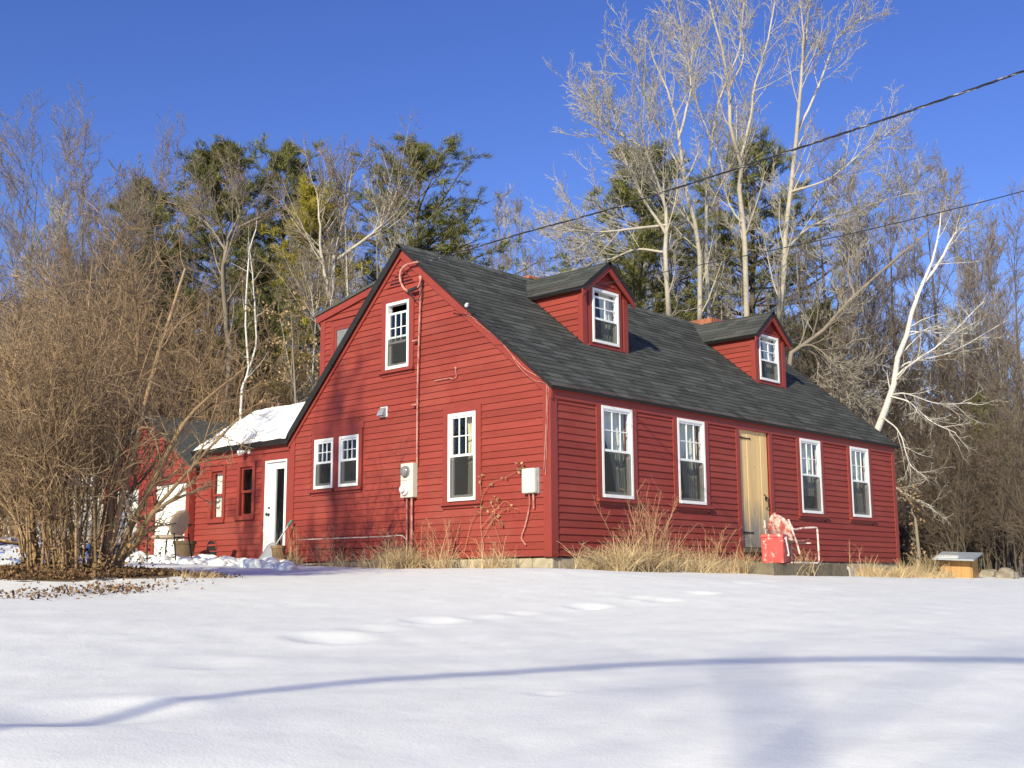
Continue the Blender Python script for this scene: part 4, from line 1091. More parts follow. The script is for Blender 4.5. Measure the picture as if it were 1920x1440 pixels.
hero('aspen_tree', 'pale aspen with spreading top rising between the two dormers',
     [([(1329, 640), (1329, 596), (1322, 436), (1329, 321), (1336, 257), (1352, 175), (1385, 100), (1392, 30), (1400, -30)],),
      ([(1336, 257), (1310, 190), (1300, 130), (1302, 70)], 0, .2), ([(1325, 400), (1365, 330), (1395, 260), (1410, 200)], 0, .2)],
     [(.078, .012), (.03, .009), (.026, .008)], 33, M['aspen'], M['twig_pale'], ASP, 63)
hero('aspen_tree', 'pale aspen curving left over the roof between the dormers',
     [([(1313, 640), (1313, 610), (1311, 459), (1288, 367), (1274, 257), (1260, 193), (1223, 105), (1215, 70)],),
      ([(1274, 257), (1290, 180), (1285, 110), (1275, 60)], 0, .2), ([(1280, 330), (1230, 250), (1200, 170), (1190, 120)], 0, -.2), ([(1305, 430), (1255, 380), (1215, 350), (1190, 330)], 0, -.2)],
     [(.085, .012), (.035, .009), (.03, .008), (.03, .008)], 30, M['aspen'], M['twig_pale'], ASP, 64)
hero('aspen_tree', 'crooked bare tree with long limbs reaching left above the near dormer',
     [([(1256, 640), (1255, 592), (1249, 470), (1249, 390), (1225, 320), (1205, 255), (1202, 220)],),
      ([(1249, 440), (1200, 365), (1155, 270), (1110, 235)], 0, -.2), ([(1249, 420), (1180, 430), (1120, 435), (1070, 430)], 0, -.1), ([(1252, 470), (1190, 470), (1130, 490), (1090, 470)], 0, .1), ([(1205, 290), (1150, 250), (1120, 210)], 0, .2)],
     [(.085, .012), (.04, .009), (.04, .009), (.035, .009), (.028, .008)], 29, M['aspen'], M['twig_pale'], ASP, 65)
hero('bare_tree', 'grey bare tree leaning far right behind the leaning white birch',
     [([(1472, 705), (1535, 628), (1590, 568), (1673, 490), (1728, 445), (1780, 390)],), ([(1600, 560), (1590, 500), (1600, 430)], 0, .2), ([(1500, 640), (1560, 690), (1600, 770)], 0, -.2), ([(1480, 640), (1530, 650), (1580, 700), (1590, 760)], 0, -.3)],
     [(.07, .012), (.035, .009), (.035, .01), (.03, .008)], 30, M['greybark'], M['twig_pale'], ASP, 66)
BIR = [(9, .25, 1., 36, 12, .16, .32, 5, .13, .05, .25, 4, .35, .008, 6.0), (5, .1, 1, 38, 14, .5, .6, 4, .14, .02, .35, 3, .3, .006, None), (4, .1, 1, 38, 14, .55, .7, 3, .14, .0, .4, 3, .3, .005, None)]
hero('white_birch', 'white birch leaning right beyond the far corner of the roof',
     [([(1632, 860), (1648, 800), (1668, 735), (1690, 660), (1708, 595), (1725, 540), (1745, 495), (1760, 440), (1764, 400)],), ([(1728, 535), (1765, 490), (1795, 435), (1815, 425)], 0, -.1),
      ([(1676, 705), (1720, 675), (1770, 640), (1846, 565)], -.2, -.4), ([(1676, 700), (1700, 680), (1780, 660), (1872, 608)], 0, .3), ([(1668, 740), (1700, 738), (1760, 757), (1825, 755)], -.2, -.3),
      ([(1670, 742), (1710, 755), (1750, 790), (1797, 812)], -.3, -.4), ([(1660, 780), (1690, 810), (1710, 870), (1742, 897)], -.3, -.4), ([(1640, 830), (1680, 905), (1720, 935), (1765, 955)], -.4, -.5),
      ([(1700, 630), (1740, 615), (1775, 605)], 0, .2), ([(1695, 625), (1760, 625), (1818, 628)], .1, .2)],
     [(.105, .012), (.045, .008), (.03, .008), (.03, .007), (.022, .006), (.022, .006), (.022, .006), (.022, .006), (.014, .005), (.014, .005)], 28.5, M['birch'], M['twig_pale'], BIR, 67)
hero('white_birch', 'slender twin-stemmed white birch above the snow-covered wing',
     [([(452, 770), (456, 720), (466, 690), (460, 610), (465, 520), (468, 470), (480, 430)],), ([(464, 690), (470, 640), (466, 560), (462, 500), (455, 440)], 0, .1)],
     [(.042, .014), (.03, .01)], 30, M['birch'], M['twig_grey'], BIR, 68)
hero('aspen_tree', 'pale bare tree with many forks rising beside the rear dormer',
     [([(612, 760), (612, 700), (622, 560), (630, 470), (650, 390), (660, 320)],), ([(622, 560), (600, 480), (595, 400), (590, 350)], 0, .1), ([(630, 480), (690, 430), (715, 400), (745, 330)], 0, .1), ([(616, 640), (590, 600), (580, 540)], 0, .1)],
     [(.09, .016), (.045, .012), (.045, .01), (.025, .008)], 27, M['aspen'], M['twig_grey'], ASP, 69)
hero('bare_tree', 'crooked bare tree with twisting pale limbs behind the left bush',
     [([(430, 700), (425, 600), (420, 500), (430, 440), (470, 415), (500, 405)],), ([(425, 470), (400, 430), (370, 400)], 0, .1), ([(428, 450), (450, 400), (440, 360)], 0, .2)],
     [(.10, .02), (.04, .012), (.04, .012)], 33, M['greybark'], M['twig_grey'], ASP, 70)

# ---- beech sapling that keeps its tan leaves
def leaf_quads(r, pos, size, up=.3):
    n = len(pos); d = nrm(r.normal(0, 1, (n, 3)) + V(0, 0, up)); s = nrm(np.cross(d, r.normal(0, 1, (n, 3)))); sz = (size * r.uniform(.6, 1.3, n))[:, None]
    v = np.stack([pos, pos + d * sz * .5 + s * sz * .3, pos + d * sz, pos + d * sz * .5 - s * sz * .3], 1).reshape(-1, 3)
    return v, np.arange(n * 4).reshape(n, 4)
def beech(px, top, dep, label, seed):
    r = np.random.default_rng(seed); p = hz(px, dep); g = gz(*p); h = atd(px, top, dep)[2] - g
    w, t = tree_from(r, [[V(0, 0, -.2), V(.1, 0, h * .5), V(0, .2, h)]], [(.06, .01)], [(14, .2, 1, 60, 12, .34, .4, 5, .1, .03, .3, 4, .5, .008, None), (7, .1, 1, 45, 14, .5, .6, 4, .13, 0, .4, 3, .3, .005, None)], 6)
    e = tree_obj('beech_sapling', w, t, M['greybark'], M['twig_grey'], (p[0], p[1], g)); tag(e, label, 'tree')
    tip = np.vstack(t.v); k = int(150 * h); tip = tip[r.integers(0, len(tip), k)] + r.normal(0, .06, (k, 3))
    v, f = leaf_quads(r, tip, .085, -.5); link('foliage', npmesh('foliage', v, f), M['deadleaf'], e)['kind'] = 'stuff'
beech(540, 560, 29, 'young beech holding tan dead leaves behind the snow-covered wing', 71)
beech(1722, 925, 28.5, 'low sapling with pale yellow leaves by the far house corner', 72)

# ---- the wood behind: bare trees in rows, copied
r = np.random.default_rng(44)
WOOD = 'bare trees of the wood behind the house'
USED = {}
LAND = [(20, 'at the left edge behind the bush'), (75, 'above the left end of the bush'), (200, 'above the middle of the bush'), (300, 'above the right half of the bush'), (345, 'left of the tall pines'), (430, 'between the two tall green pines'), (560, 'behind the yellow-green pine'),
        (655, 'left of the house peak'), (720, 'touching the left slope of the gable'), (745, 'straight above the house peak'), (850, 'right of the broad-topped pine'), (880, 'above the near end of the ridge'), (915, 'above the ridge before the first chimney'), (955, 'above the first chimney'),
        (1000, 'just right of the first chimney'), (1040, 'left of the near dormer'), (1085, 'behind the near dormer roof'), (1130, 'straight above the near dormer peak'), (1160, 'right of the near dormer peak'), (1225, 'over the ridge right of the near dormer'), (1280, 'over the ridge midway between dormers'),
        (1360, 'behind the second chimney'), (1420, 'behind the far dormer'), (1480, 'right of the far dormer'), (1530, 'above the right end of the ridge'), (1575, 'above the far roof slope'), (1620, 'left of the leaning birch'), (1665, 'behind the birch trunk'), (1700, 'at the birch fork'),
        (1745, 'behind the birch top'), (1790, 'right of the birch top'), (1835, 'over the birch side limbs'), (1870, 'above the small right-hand pine'), (1905, 'by the right edge'), (1940, 'cut by the right edge')]
LB = 'bare tree among many in the wood behind the house'
for px, top, dep, k in ((20, 270, 43, 'broad'), (70, 330, 36, 'grey'), (200, 300, 42, 'slim'), (300, 310, 46, 'slim'), (345, 420, 40, 'broad'), (430, 380, 50, 'slim'), (560, 420, 50, 'slim'), (655, 380, 48, 'slim'), (720, 330, 52, 'slim'), (745, 350, 44, 'grey'),
                        (850, 370, 50, 'tall'), (880, 400, 58, 'grey'), (915, 350, 55, 'slim'), (955, 345, 60, 'grey'), (1000, 360, 62, 'slim'), (1040, 365, 58, 'grey'), (1085, 400, 55, 'slim'), (1130, 420, 50, 'grey'),
                        (1160, 370, 48, 'grey'), (1225, 330, 44, 'tall'), (1280, 300, 46, 'grey'), (1360, 330, 42, 'tall'), (1420, 360, 40, 'grey'), (1530, 260, 42, 'grey'), (1575, 270, 38, 'broad'), (1620, 320, 40, 'slim'), (1665, 310, 36, 'slim'), (1700, 330, 40, 'broad'),
                        (1745, 300, 37, 'slim'), (1790, 310, 40, 'broad'), (1835, 300, 36, 'slim'), (1870, 330, 42, 'broad'), (1905, 390, 36, 'slim'), (1940, 420, 33, 'broad'), (1480, 400, 50, 'broad'), (1240, 420, 52, 'broad')):
    land = min(LAND, key=lambda q: abs(q[0] - px))[1]
    lb = {'slim': 'slender dark bare tree', 'grey': 'pale grey bare tree', 'broad': 'broad-crowned dark bare tree', 'tall': 'pale-trunked bare tree'}[k] + ' ' + land
    n_ = USED.get(lb, 0); USED[lb] = n_ + 1
    place(k, px, top, dep, lb if n_ == 0 else LB, 'tree', WOOD)
for i in range(50):
    px = -30 + 1980 * (i + r.uniform(.1, .9)) / 50; dep = r.uniform(58, 95)
    place(['slim', 'grey', 'broad', 'tall'][i % 4], px, r.uniform(400, 520) + 90 * (px > 1500), dep, LB, 'tree', WOOD, wide=1.15)
# low brush under the trees
UB = 'brown leafless shrub in the undergrowth at the edge of the wood'; UG = 'undergrowth shrubs along the edge of the wood'
for px, top, dep in ((1700, 850, 29), (1735, 800, 31), (1770, 780, 29), (1800, 830, 27.5), (1830, 760, 31), (1865, 800, 29), (1900, 740, 30), (1935, 800, 27), (1720, 700, 35), (1790, 680, 36), (1860, 660, 37), (1915, 690, 35), (1640, 700, 34), (1600, 660, 36),
                     (1550, 640, 37), (1690, 900, 33), (1750, 910, 34), (1820, 900, 33), (1890, 900, 32)):
    place('brush', px, top, dep, UB, 'shrub', UG)
for px, top, dep in ((20, 560, 30), (70, 600, 27), (0, 640, 25), (150, 560, 31), (220, 540, 33), (290, 560, 33), (350, 580, 32), (400, 640, 31), (440, 690, 33), (500, 680, 34), (550, 690, 35), (590, 660, 36), (650, 640, 38), (-20, 700, 22), (60, 720, 23)):
    place('thicket', px, top, dep, 'tan leafless shrub in the thicket behind the left bush', 'shrub', 'thicket shrubs behind the left bush')
# the far side of the wood, one mass
def far_wood():
    r = np.random.default_rng(9); T = Tubes(); n = 1500
    az = math.atan2(FWD[1], FWD[0]) + np.radians(r.uniform(-34, 34, n)); d = r.uniform(95, 150, n)
    X = CAM[0] + d * np.cos(az); Y = CAM[1] + d * np.sin(az); S = np.stack([X, Y, ground(X, Y) - .3], 1)
    m = 620; az2 = math.atan2(FWD[1], FWD[0]) + np.radians(r.uniform(36, 324, m)); d2 = r.uniform(52, 85, m)
    X = CAM[0] + d2 * np.cos(az2); Y = CAM[1] + d2 * np.sin(az2); S = np.vstack([S, np.stack([X, Y, ground(X, Y) - .3], 1)]); n += m
    h = r.uniform(7, 12, n); h[-m:] *= 1.45; P, R = grow(r, S, np.tile(V(0, 0, 1), (n, 1)) + r.normal(0, .05, (n, 3)), h, r.uniform(.09, .2, n), 4, .04, .05, .25); T.add(P, R, 4)
    S2, D2, L2, r2 = spawn(r, P, R, h, 14, .2, 1, 40, 12, .22, .4, .5, .025); P2, R2_ = grow(r, S2, D2, L2, r2, 3, .12, .12, .4); T.add(P2, R2_, 3)
    S3, D3, L3, r3 = spawn(r, P2, R2_, L2, 4, .1, 1, 36, 12, .5, .7, .4, .018); P3, R3 = grow(r, S3, D3, L3, r3, 1, .1, .1, .6); T.add(P3, R3, 3)
    o = link('far_wood', T.mesh('far_wood'), M['twig_purple']); tag(o, 'far brown wood all round, seen between the nearer trunks', 'woodland', None, 'stuff')
far_wood()

# ------------------------------------------------------------------ the big bush on the left
def big_bush():
    r = np.random.default_rng(15); L_, R_ = [], []
    g = gz(*BUSH)
    toR = RGT * V(1, 1, 0); toF = unit(FWD * V(1, 1, 0))
    for i in range(64):
        a = r.uniform(0, 6.28); b = V(math.cos(a), math.sin(a), 0) * (r.uniform(0, 1) ** .5) * .48; b[2] = -.15
        q = r.uniform(0, 1) ** .7; out = nrm(b * V(1, 1, 0) + r.normal(0, .25, 3) * V(1, 1, 0))
        h = r.uniform(2.6, 4.1) * (1 - .35 * q); s = q * 1.75
        m = b + out * s * .22 + V(0, 0, h * .4); e = b + out * s * r.uniform(.8, 1.15) + V(0, 0, h)
        L_.append([b, m, (m + e) / 2 + r.normal(0, .1, 3), e]); R_.append((r.uniform(.007, .019), .004))
    # the heavy limbs that lean out of the clump
    for dx, dz, hh, rr in ((1.55, 2.0, 2.6, .045), (1.2, 1.1, 1.15, .04), (-1.5, 1.3, 2.2, .055), (-1.0, 1.9, 3.4, .06), (.9, 2.4, 3.7, .045), (.3, 2.6, 3.9, .045), (1.6, 1.5, 1.9, .03)):
        b = toR * np.sign(dx) * .35 + V(0, 0, -.1); L_.append([b, b + toR * dx * .3 + V(0, 0, hh * .38), b + toR * dx * .65 + toF * r.normal(0, .3) + V(0, 0, hh * .72), b + toR * dx + toF * r.normal(0, .4) + V(0, 0, hh)]); R_.append((rr, .012))
    spec = [(8, .18, 1., 36, 13, .36, .6, 6, .14, .06, .3, 3, .3, .0055, None), (5, .1, 1., 38, 14, .52, .7, 4, .16, .03, .4, 3, .3, .005, None), (3, .1, 1, 38, 15, .55, .8, 3, .14, .0, .5, 3, .3, .0042, None)]
    w, t = tree_from(r, L_, R_, spec, 6)
    e = empty('bare_bush', (BUSH[0], BUSH[1], g)); tag(e, 'huge many-stemmed bare brown bush on a mulched patch left of the house', 'bush')
    link('stems', w.mesh('stems'), M['bush_stem'], e); link('twigs', t.mesh('twigs'), M['bush_twig'], e)
    # dead leaves caught between the stems
    pos = r.normal(0, 1, (2200, 3)) * V(.5, .5, .2) + V(0, 0, .16); v, f = leaf_quads(r, pos, .045); link('dead_leaves', npmesh('dead_leaves', v, f), M['litter'], e)['kind'] = 'stuff'
big_bush()

# ------------------------------------------------------------------ the low wing behind, with snow on its roof
WX = .06                                   # its wall stands a hand's breadth back
def simple_window(parent, f, s0, s1, z0, z1):
    w = empty('window', tuple(f.p((s0 + s1) / 2, z0)), parent); k = Fr(f.o - np.array(w.location), f.s, f.u, f.n)
    t = .055; mid = (z0 + z1) / 2
    mb = MB(); mb.box(k, s0 - .085, s0, z0 - .06, z1 + .085, -.01, .035); mb.box(k, s1, s1 + .085, z0 - .06, z1 + .085, -.01, .035); mb.box(k, s0, s1, z1, z1 + .085, -.01, .034); mb.build('casing', M['trim'], w)
    MB().box(k, s0 - .1, s1 + .1, z0 - .075, z0 - .0, -.01, .06).build('sill', M['trim'], w)
    for a, b, n_ in ((z0, mid + .02, -.035), (mid - .02, z1, -.012)):
        mb = MB(); mb.box(k, s0, s0 + t * .7, a, b, n_ - .03, n_); mb.box(k, s1 - t * .7, s1, a, b, n_ - .03, n_); mb.box(k, s0 + t * .7, s1 - t * .7, a, a + t * .8, n_ - .03, n_ - .001); mb.box(k, s0 + t * .7, s1 - t * .7, b - t * .8, b, n_ - .03, n_ - .001)
        mb.build('sash', M['trim'], w); MB().box(k, s0 + t * .7, s1 - t * .7, a + t * .8, b - t * .8, n_ - .02, n_ - .016).build('pane', M['glass'], w)
    return w, k
def build_wing():
    y0, y1, ze, xr, zr = DEP + .022, 9.36, 2.20, 1.40, 3.12
    e = tag(empty('rear_wing', (WX, y0, 0)), 'low red wing with a snow-covered roof joining house and garage', 'building')
    o = -np.array(e.location); f = Fr(V(WX, 0, 0) + o, (0, 1, 0), (0, 0, 1), (-1, 0, 0))
    op = [(6.36, 7.03, .0, 1.86), (7.43, 7.84, .88, 1.80), (8.41, 8.80, .86, 1.78)]
    wl = wall_sheet(f, y0, y1, lambda s: ze, op, -.1, -.001, base=-.3).build('wall', M['trim'], e)
    MB().box(f, y0, y1, ze - .19, ze, -.01, .03).build('frieze_board', M['trim'], e)
    MB().box(f, y0, 6.30, -.25, ze - .19, -.01, .03).build('corner_board', M['trim'], e)
    clapboards(f, wl, free_spans(6.30, y1, [(6.27, 7.12, -1, 3), (7.33, 7.94, .78, 1.9), (8.31, 8.9, .76, 1.88)]), -.2, ze - .19, seed=51, expo=.11)
    w, k = simple_window(e, f, *op[1]); 
    w, k = simple_window(e, f, *op[2])
    n = 30; vs = [k.p(8.41 + .39 * u, .86 + .92 * q, -.09 + .012 * math.sin(u * 30)) for q in np.linspace(0, 1, 5) for u in np.linspace(0, 1, n)]
    idx = np.arange(5 * n).reshape(5, n); link('curtain', npmesh('curtain', vs, np.stack([idx[:-1, :-1], idx[:-1, 1:], idx[1:, 1:], idx[1:, :-1]], -1).reshape(-1, 4), True), M['curtain'], w)
    # white glazed door
    d = empty('door', (WX, 6.7, 0), e); d.location = tuple(V(WX, 6.7, 0) + o); g = Fr(V(0, -6.7, 0), (0, 1, 0), (0, 0, 1), (-1, 0, 0))
    mb = MB(); mb.box(g, 6.36, 6.395, 0, 1.86, -.08, .03); mb.box(g, 6.995, 7.03, 0, 1.86, -.08, .03); mb.box(g, 6.395, 6.995, 1.825, 1.86, -.08, .029); mb.build('door_frame', M['white'], d)
    mb = MB(); mb.box(g, 6.40, 6.50, .02, 1.82, -.06, -.02); mb.box(g, 6.77, 6.99, .02, 1.82, -.06, -.02); mb.box(g, 6.50, 6.77, .02, .25, -.06, -.021); mb.box(g, 6.50, 6.77, 1.70, 1.82, -.06, -.021); mb.build('door_leaf', M['white'], d)
    MB().box(g, 6.50, 6.77, .25, 1.70, -.045, -.04).build('pane', M['glass'], d)
    mb = MB(); mb.lathe(g.p(6.94, .88, -.02), [(.028, 0), (.028, .01), (.012, .012), (.012, .04), (.026, .045), (.028, .06), (.02, .072)], 10, (-1, 0, 0)); mb.build('door_knob', M['black'], d)
    MB().lathe(g.p(6.94, 1.0, -.02), [(.026, 0), (.026, .012), (.014, .02)], 10, (-1, 0, 0)).build('deadbolt', M['black'], d)
    mb = MB(); mb.box(g, 6.27, 6.36, 0, 1.95, -.01, .033); mb.box(g, 7.03, 7.12, 0, 1.95, -.01, .033); mb.box(g, 6.36, 7.03, 1.86, 1.95, -.01, .032); mb.build('casing', M['trim'], d)
    MB().box(f, y0, y1, -.3, ze, -1.6, -1.5).build('inner_wall', M['room'], e)
    # roof, gutter edge, snow
    A, Bq = V(WX - .14, 0, ze + .0), V(xr, 0, zr)
    up = unit(Bq - A); L_ = np.linalg.norm(Bq - A); nn = unit(np.cross(V(0, -1, 0), up)); nn = nn if nn[2] > 0 else -nn
    R = Fr(A + o, (0, 1, 0), up, nn); ya = y0 + .012
    def ystart(u):                         # above the eave the wing roof runs back onto the rear slope of the house
        z = A[2] + up[2] * u; return np.minimum(ya, DEP - (z - HL - RT) / MR - .04)
    nu, ns = 40, 90
    Ug = np.linspace(0, L_, nu)[:, None] * np.ones((1, ns)); Sg = ystart(Ug) + (y1 - ystart(Ug)) * np.linspace(0, 1, ns)[None]
    idx = np.arange(nu * ns).reshape(nu, ns); fc = np.stack([idx[:-1, :-1], idx[:-1, 1:], idx[1:, 1:], idx[1:, :-1]], -1).reshape(-1, 4)
    rf = link('roof', npmesh('roof', (R.o + Sg[..., None] * R.s + Ug[..., None] * R.u).reshape(-1, 3), fc), M['drip'], e); so = rf.modifiers.new('thick', 'SOLIDIFY'); so.thickness = .05; so.offset = 0
    up2 = unit(V(-1, 0, .66)); R2 = Fr(V(xr + 1.5, 0, zr - .99) + o, (0, 1, 0), up2, unit(V(.66, 0, 1)))
    MB().box(R2, ya + .6, y1, 0, 1.8, -.05, .0).build('rear_roof', M['drip'], e)
    MB().box(R, ya, y1, -.035, -.001, -.075, .025).build('eave_edge', M['drip'], e)
    Ug = np.linspace(-.02, L_ + .03, nu)[:, None] * np.ones((1, ns)); st = ystart(np.maximum(Ug, 0)); Sg = st + (y1 - .06 - st) * np.linspace(0, 1, ns)[None]
    uu = (Ug - Ug.min()) / (Ug.max() - Ug.min()); edge = np.minimum(1, np.minimum(uu, 1.02 - uu) * 9) ** .5 * np.minimum(1, np.clip((y1 - .06 - Sg) * 6, 0, 1)) ** .5
    th = .03 + (.075 + .014 * wave_noise(Sg, Ug, .9, 21) + .007 * wave_noise(Sg, Ug, .25, 22)) * edge
    Ug = Ug + .025 * wave_noise(Sg, Sg * 0, .5, 23) * (1 - uu) ** 3
    P = R.o + Sg[..., None] * R.s + Ug[..., None] * R.u + th[..., None] * R.n
    link('roof_snow', npmesh('roof_snow', P.reshape(-1, 3), fc, True), M['snow'], e)
    # flood lamp under the eave
    l = tag(empty('flood_lamp', (WX - .03, 7.55, 2.08)), 'small white flood lamp under the wing eave above the glazed door', 'lamp')
    MB().lathe((-.0, 0, 0), [(.045, 0), (.045, .025), (.02, .03)], 10, (-1, 0, 0)).build('mount', M['white'], l)
    mb = MB(); mb.tube([V(-.03, 0, 0), V(-.07, .02, .0), V(-.1, .05, -.01)], .012, 6); mb.build('arm', M['galv'], l)
    MB().lathe((-.08, .03, 0), [(.02, 0), (.03, .03), (.05, .08), (.055, .12), (.045, .14), (.02, .15)], 12, (-.6, .75, -.25)).build('bulb', M['white'], l, True)
    # cat door at the foot of the wall
    c = tag(empty('cat_flap', (WX, 8.72, .12)), 'small dark arched cat flap low in the wing wall', 'cat flap')
    k = Fr((0, 0, 0), (0, 1, 0), (0, 0, 1), (-1, 0, 0)); arc = [(math.cos(t) * .16, .17 + math.sin(t) * .17) for t in np.linspace(0, math.pi, 12)]
    MB().prism(k, [(.16, 0)] + arc + [(-.16, 0)], -.01, .022).build('opening', M['black'], c)
    arc2 = [(math.cos(t) * .19, .17 + math.sin(t) * .20) for t in np.linspace(0, math.pi, 12)]; mb = MB()
    for i in range(11): mb.prism(k, [arc[i], arc2[i], arc2[i + 1], arc[i + 1]], -.01, .035)
    mb.build('rim', M['trim'], c)
build_wing()

def build_garage():
    y0, y1, yp, ze, zp, X = 9.385, 12.78, 11.0, 1.98, 3.05, -.06
    e = tag(empty('garage', (X, y0, 0)), 'small red gabled garage with two white doors behind the bush', 'garage')
    o = -np.array(e.location); f = Fr(V(X, 0, 0) + o, (0, 1, 0), (0, 0, 1), (-1, 0, 0))
    top = lambda s: zp - (zp - ze) * abs(s - yp) / (y1 - yp if s > yp else yp - y0)
    op = [(9.50, 10.70, -.3, 1.62), (11.33, 12.35, -.3, 1.60)]
    w = wall_sheet(f, y0, y1, top, op, -.1, -.001, extra=(yp,), base=-.3).build('front_wall', M['trim'], e)
    bl = [(9.4, 10.8, -1, 1.72), (11.23, 12.45, -1, 1.7)]
    def cl(z):
        if z < ze: return y0 + .1, y1 - .1
        return y0 + .1 + (z - ze) / (zp - ze) * (yp - y0), y1 - .1 - (z - ze) / (zp - ze) * (y1 - yp)
    clapboards(f, w, free_spans(y0, y1, bl), -.1, zp - .1, clip=cl, seed=53, expo=.11)
    mb = MB(); mb.box(f, y0 - .01, y0 + .1, -.3, ze, -.1, .03); mb.build('corner_board', M['trim'], e)
    MB().box(f, y1 - .1, y1 + .01, -.3, ze, -.1, .03).build('corner_board', M['trim'], e)
    for a, b, z0, z1 in op:
        d = empty('door', tuple(V(X, (a + b) / 2, 0) + o), e); k = Fr(V(0, -(a + b) / 2, 0), (0, 1, 0), (0, 0, 1), (-1, 0, 0))
        n = 4
        for i in range(n):
            za, zb = -.25 + (z1 + .25) * i / n, -.25 + (z1 + .25) * (i + 1) / n
            MB().box(k, a + .01, b - .01, za + .004, zb - .004, -.05, -.015).build('panel', M['whitepaint'], d, bevel=.006)
        mb = MB(); mb.box(k, a - .09, a, -.3, z1 + .1, -.01, .032); mb.box(k, b, b + .09, -.3, z1 + .1, -.01, .032); mb.box(k, a, b, z1, z1 + .1, -.01, .031); mb.build('casing', M['trim'], d)
    for sg, ya in ((-1, y0), (1, y1)):
        hl = abs(ya - yp) + .18; sl = (zp - ze) / abs(ya - yp); up = unit(V(0, -sg, sl)); nn = unit(V(0, sg * sl, 1))
        R = Fr(V(X - .14, yp + sg * hl, zp + .06 - sl * hl) + o, (1, 0, 0), up, nn)
        MB().box(R, 0, 5.0, 0, hl * math.hypot(1, sl), -.05, 0).build('roof', M['shingle'], e)
        MB().prism(f, [(yp, zp - .11), (yp, zp + .01), (yp + sg * hl, zp + .01 - sl * hl), (yp + sg * hl, zp - .1 - sl * hl)][::sg], .0, .04).build('rake_board', M['trim'], e)
    for nx, yy in ((0, y0 + .001), (1, y1 - .1)):
        MB().box(Fr(V(X, yy, 0) + o, (1, 0, 0), (0, 0, 1), (0, 1, 0)), .1, 4.9, -.3, ze, 0, .098).build('side_wall', M['trim'], e)
build_garage()

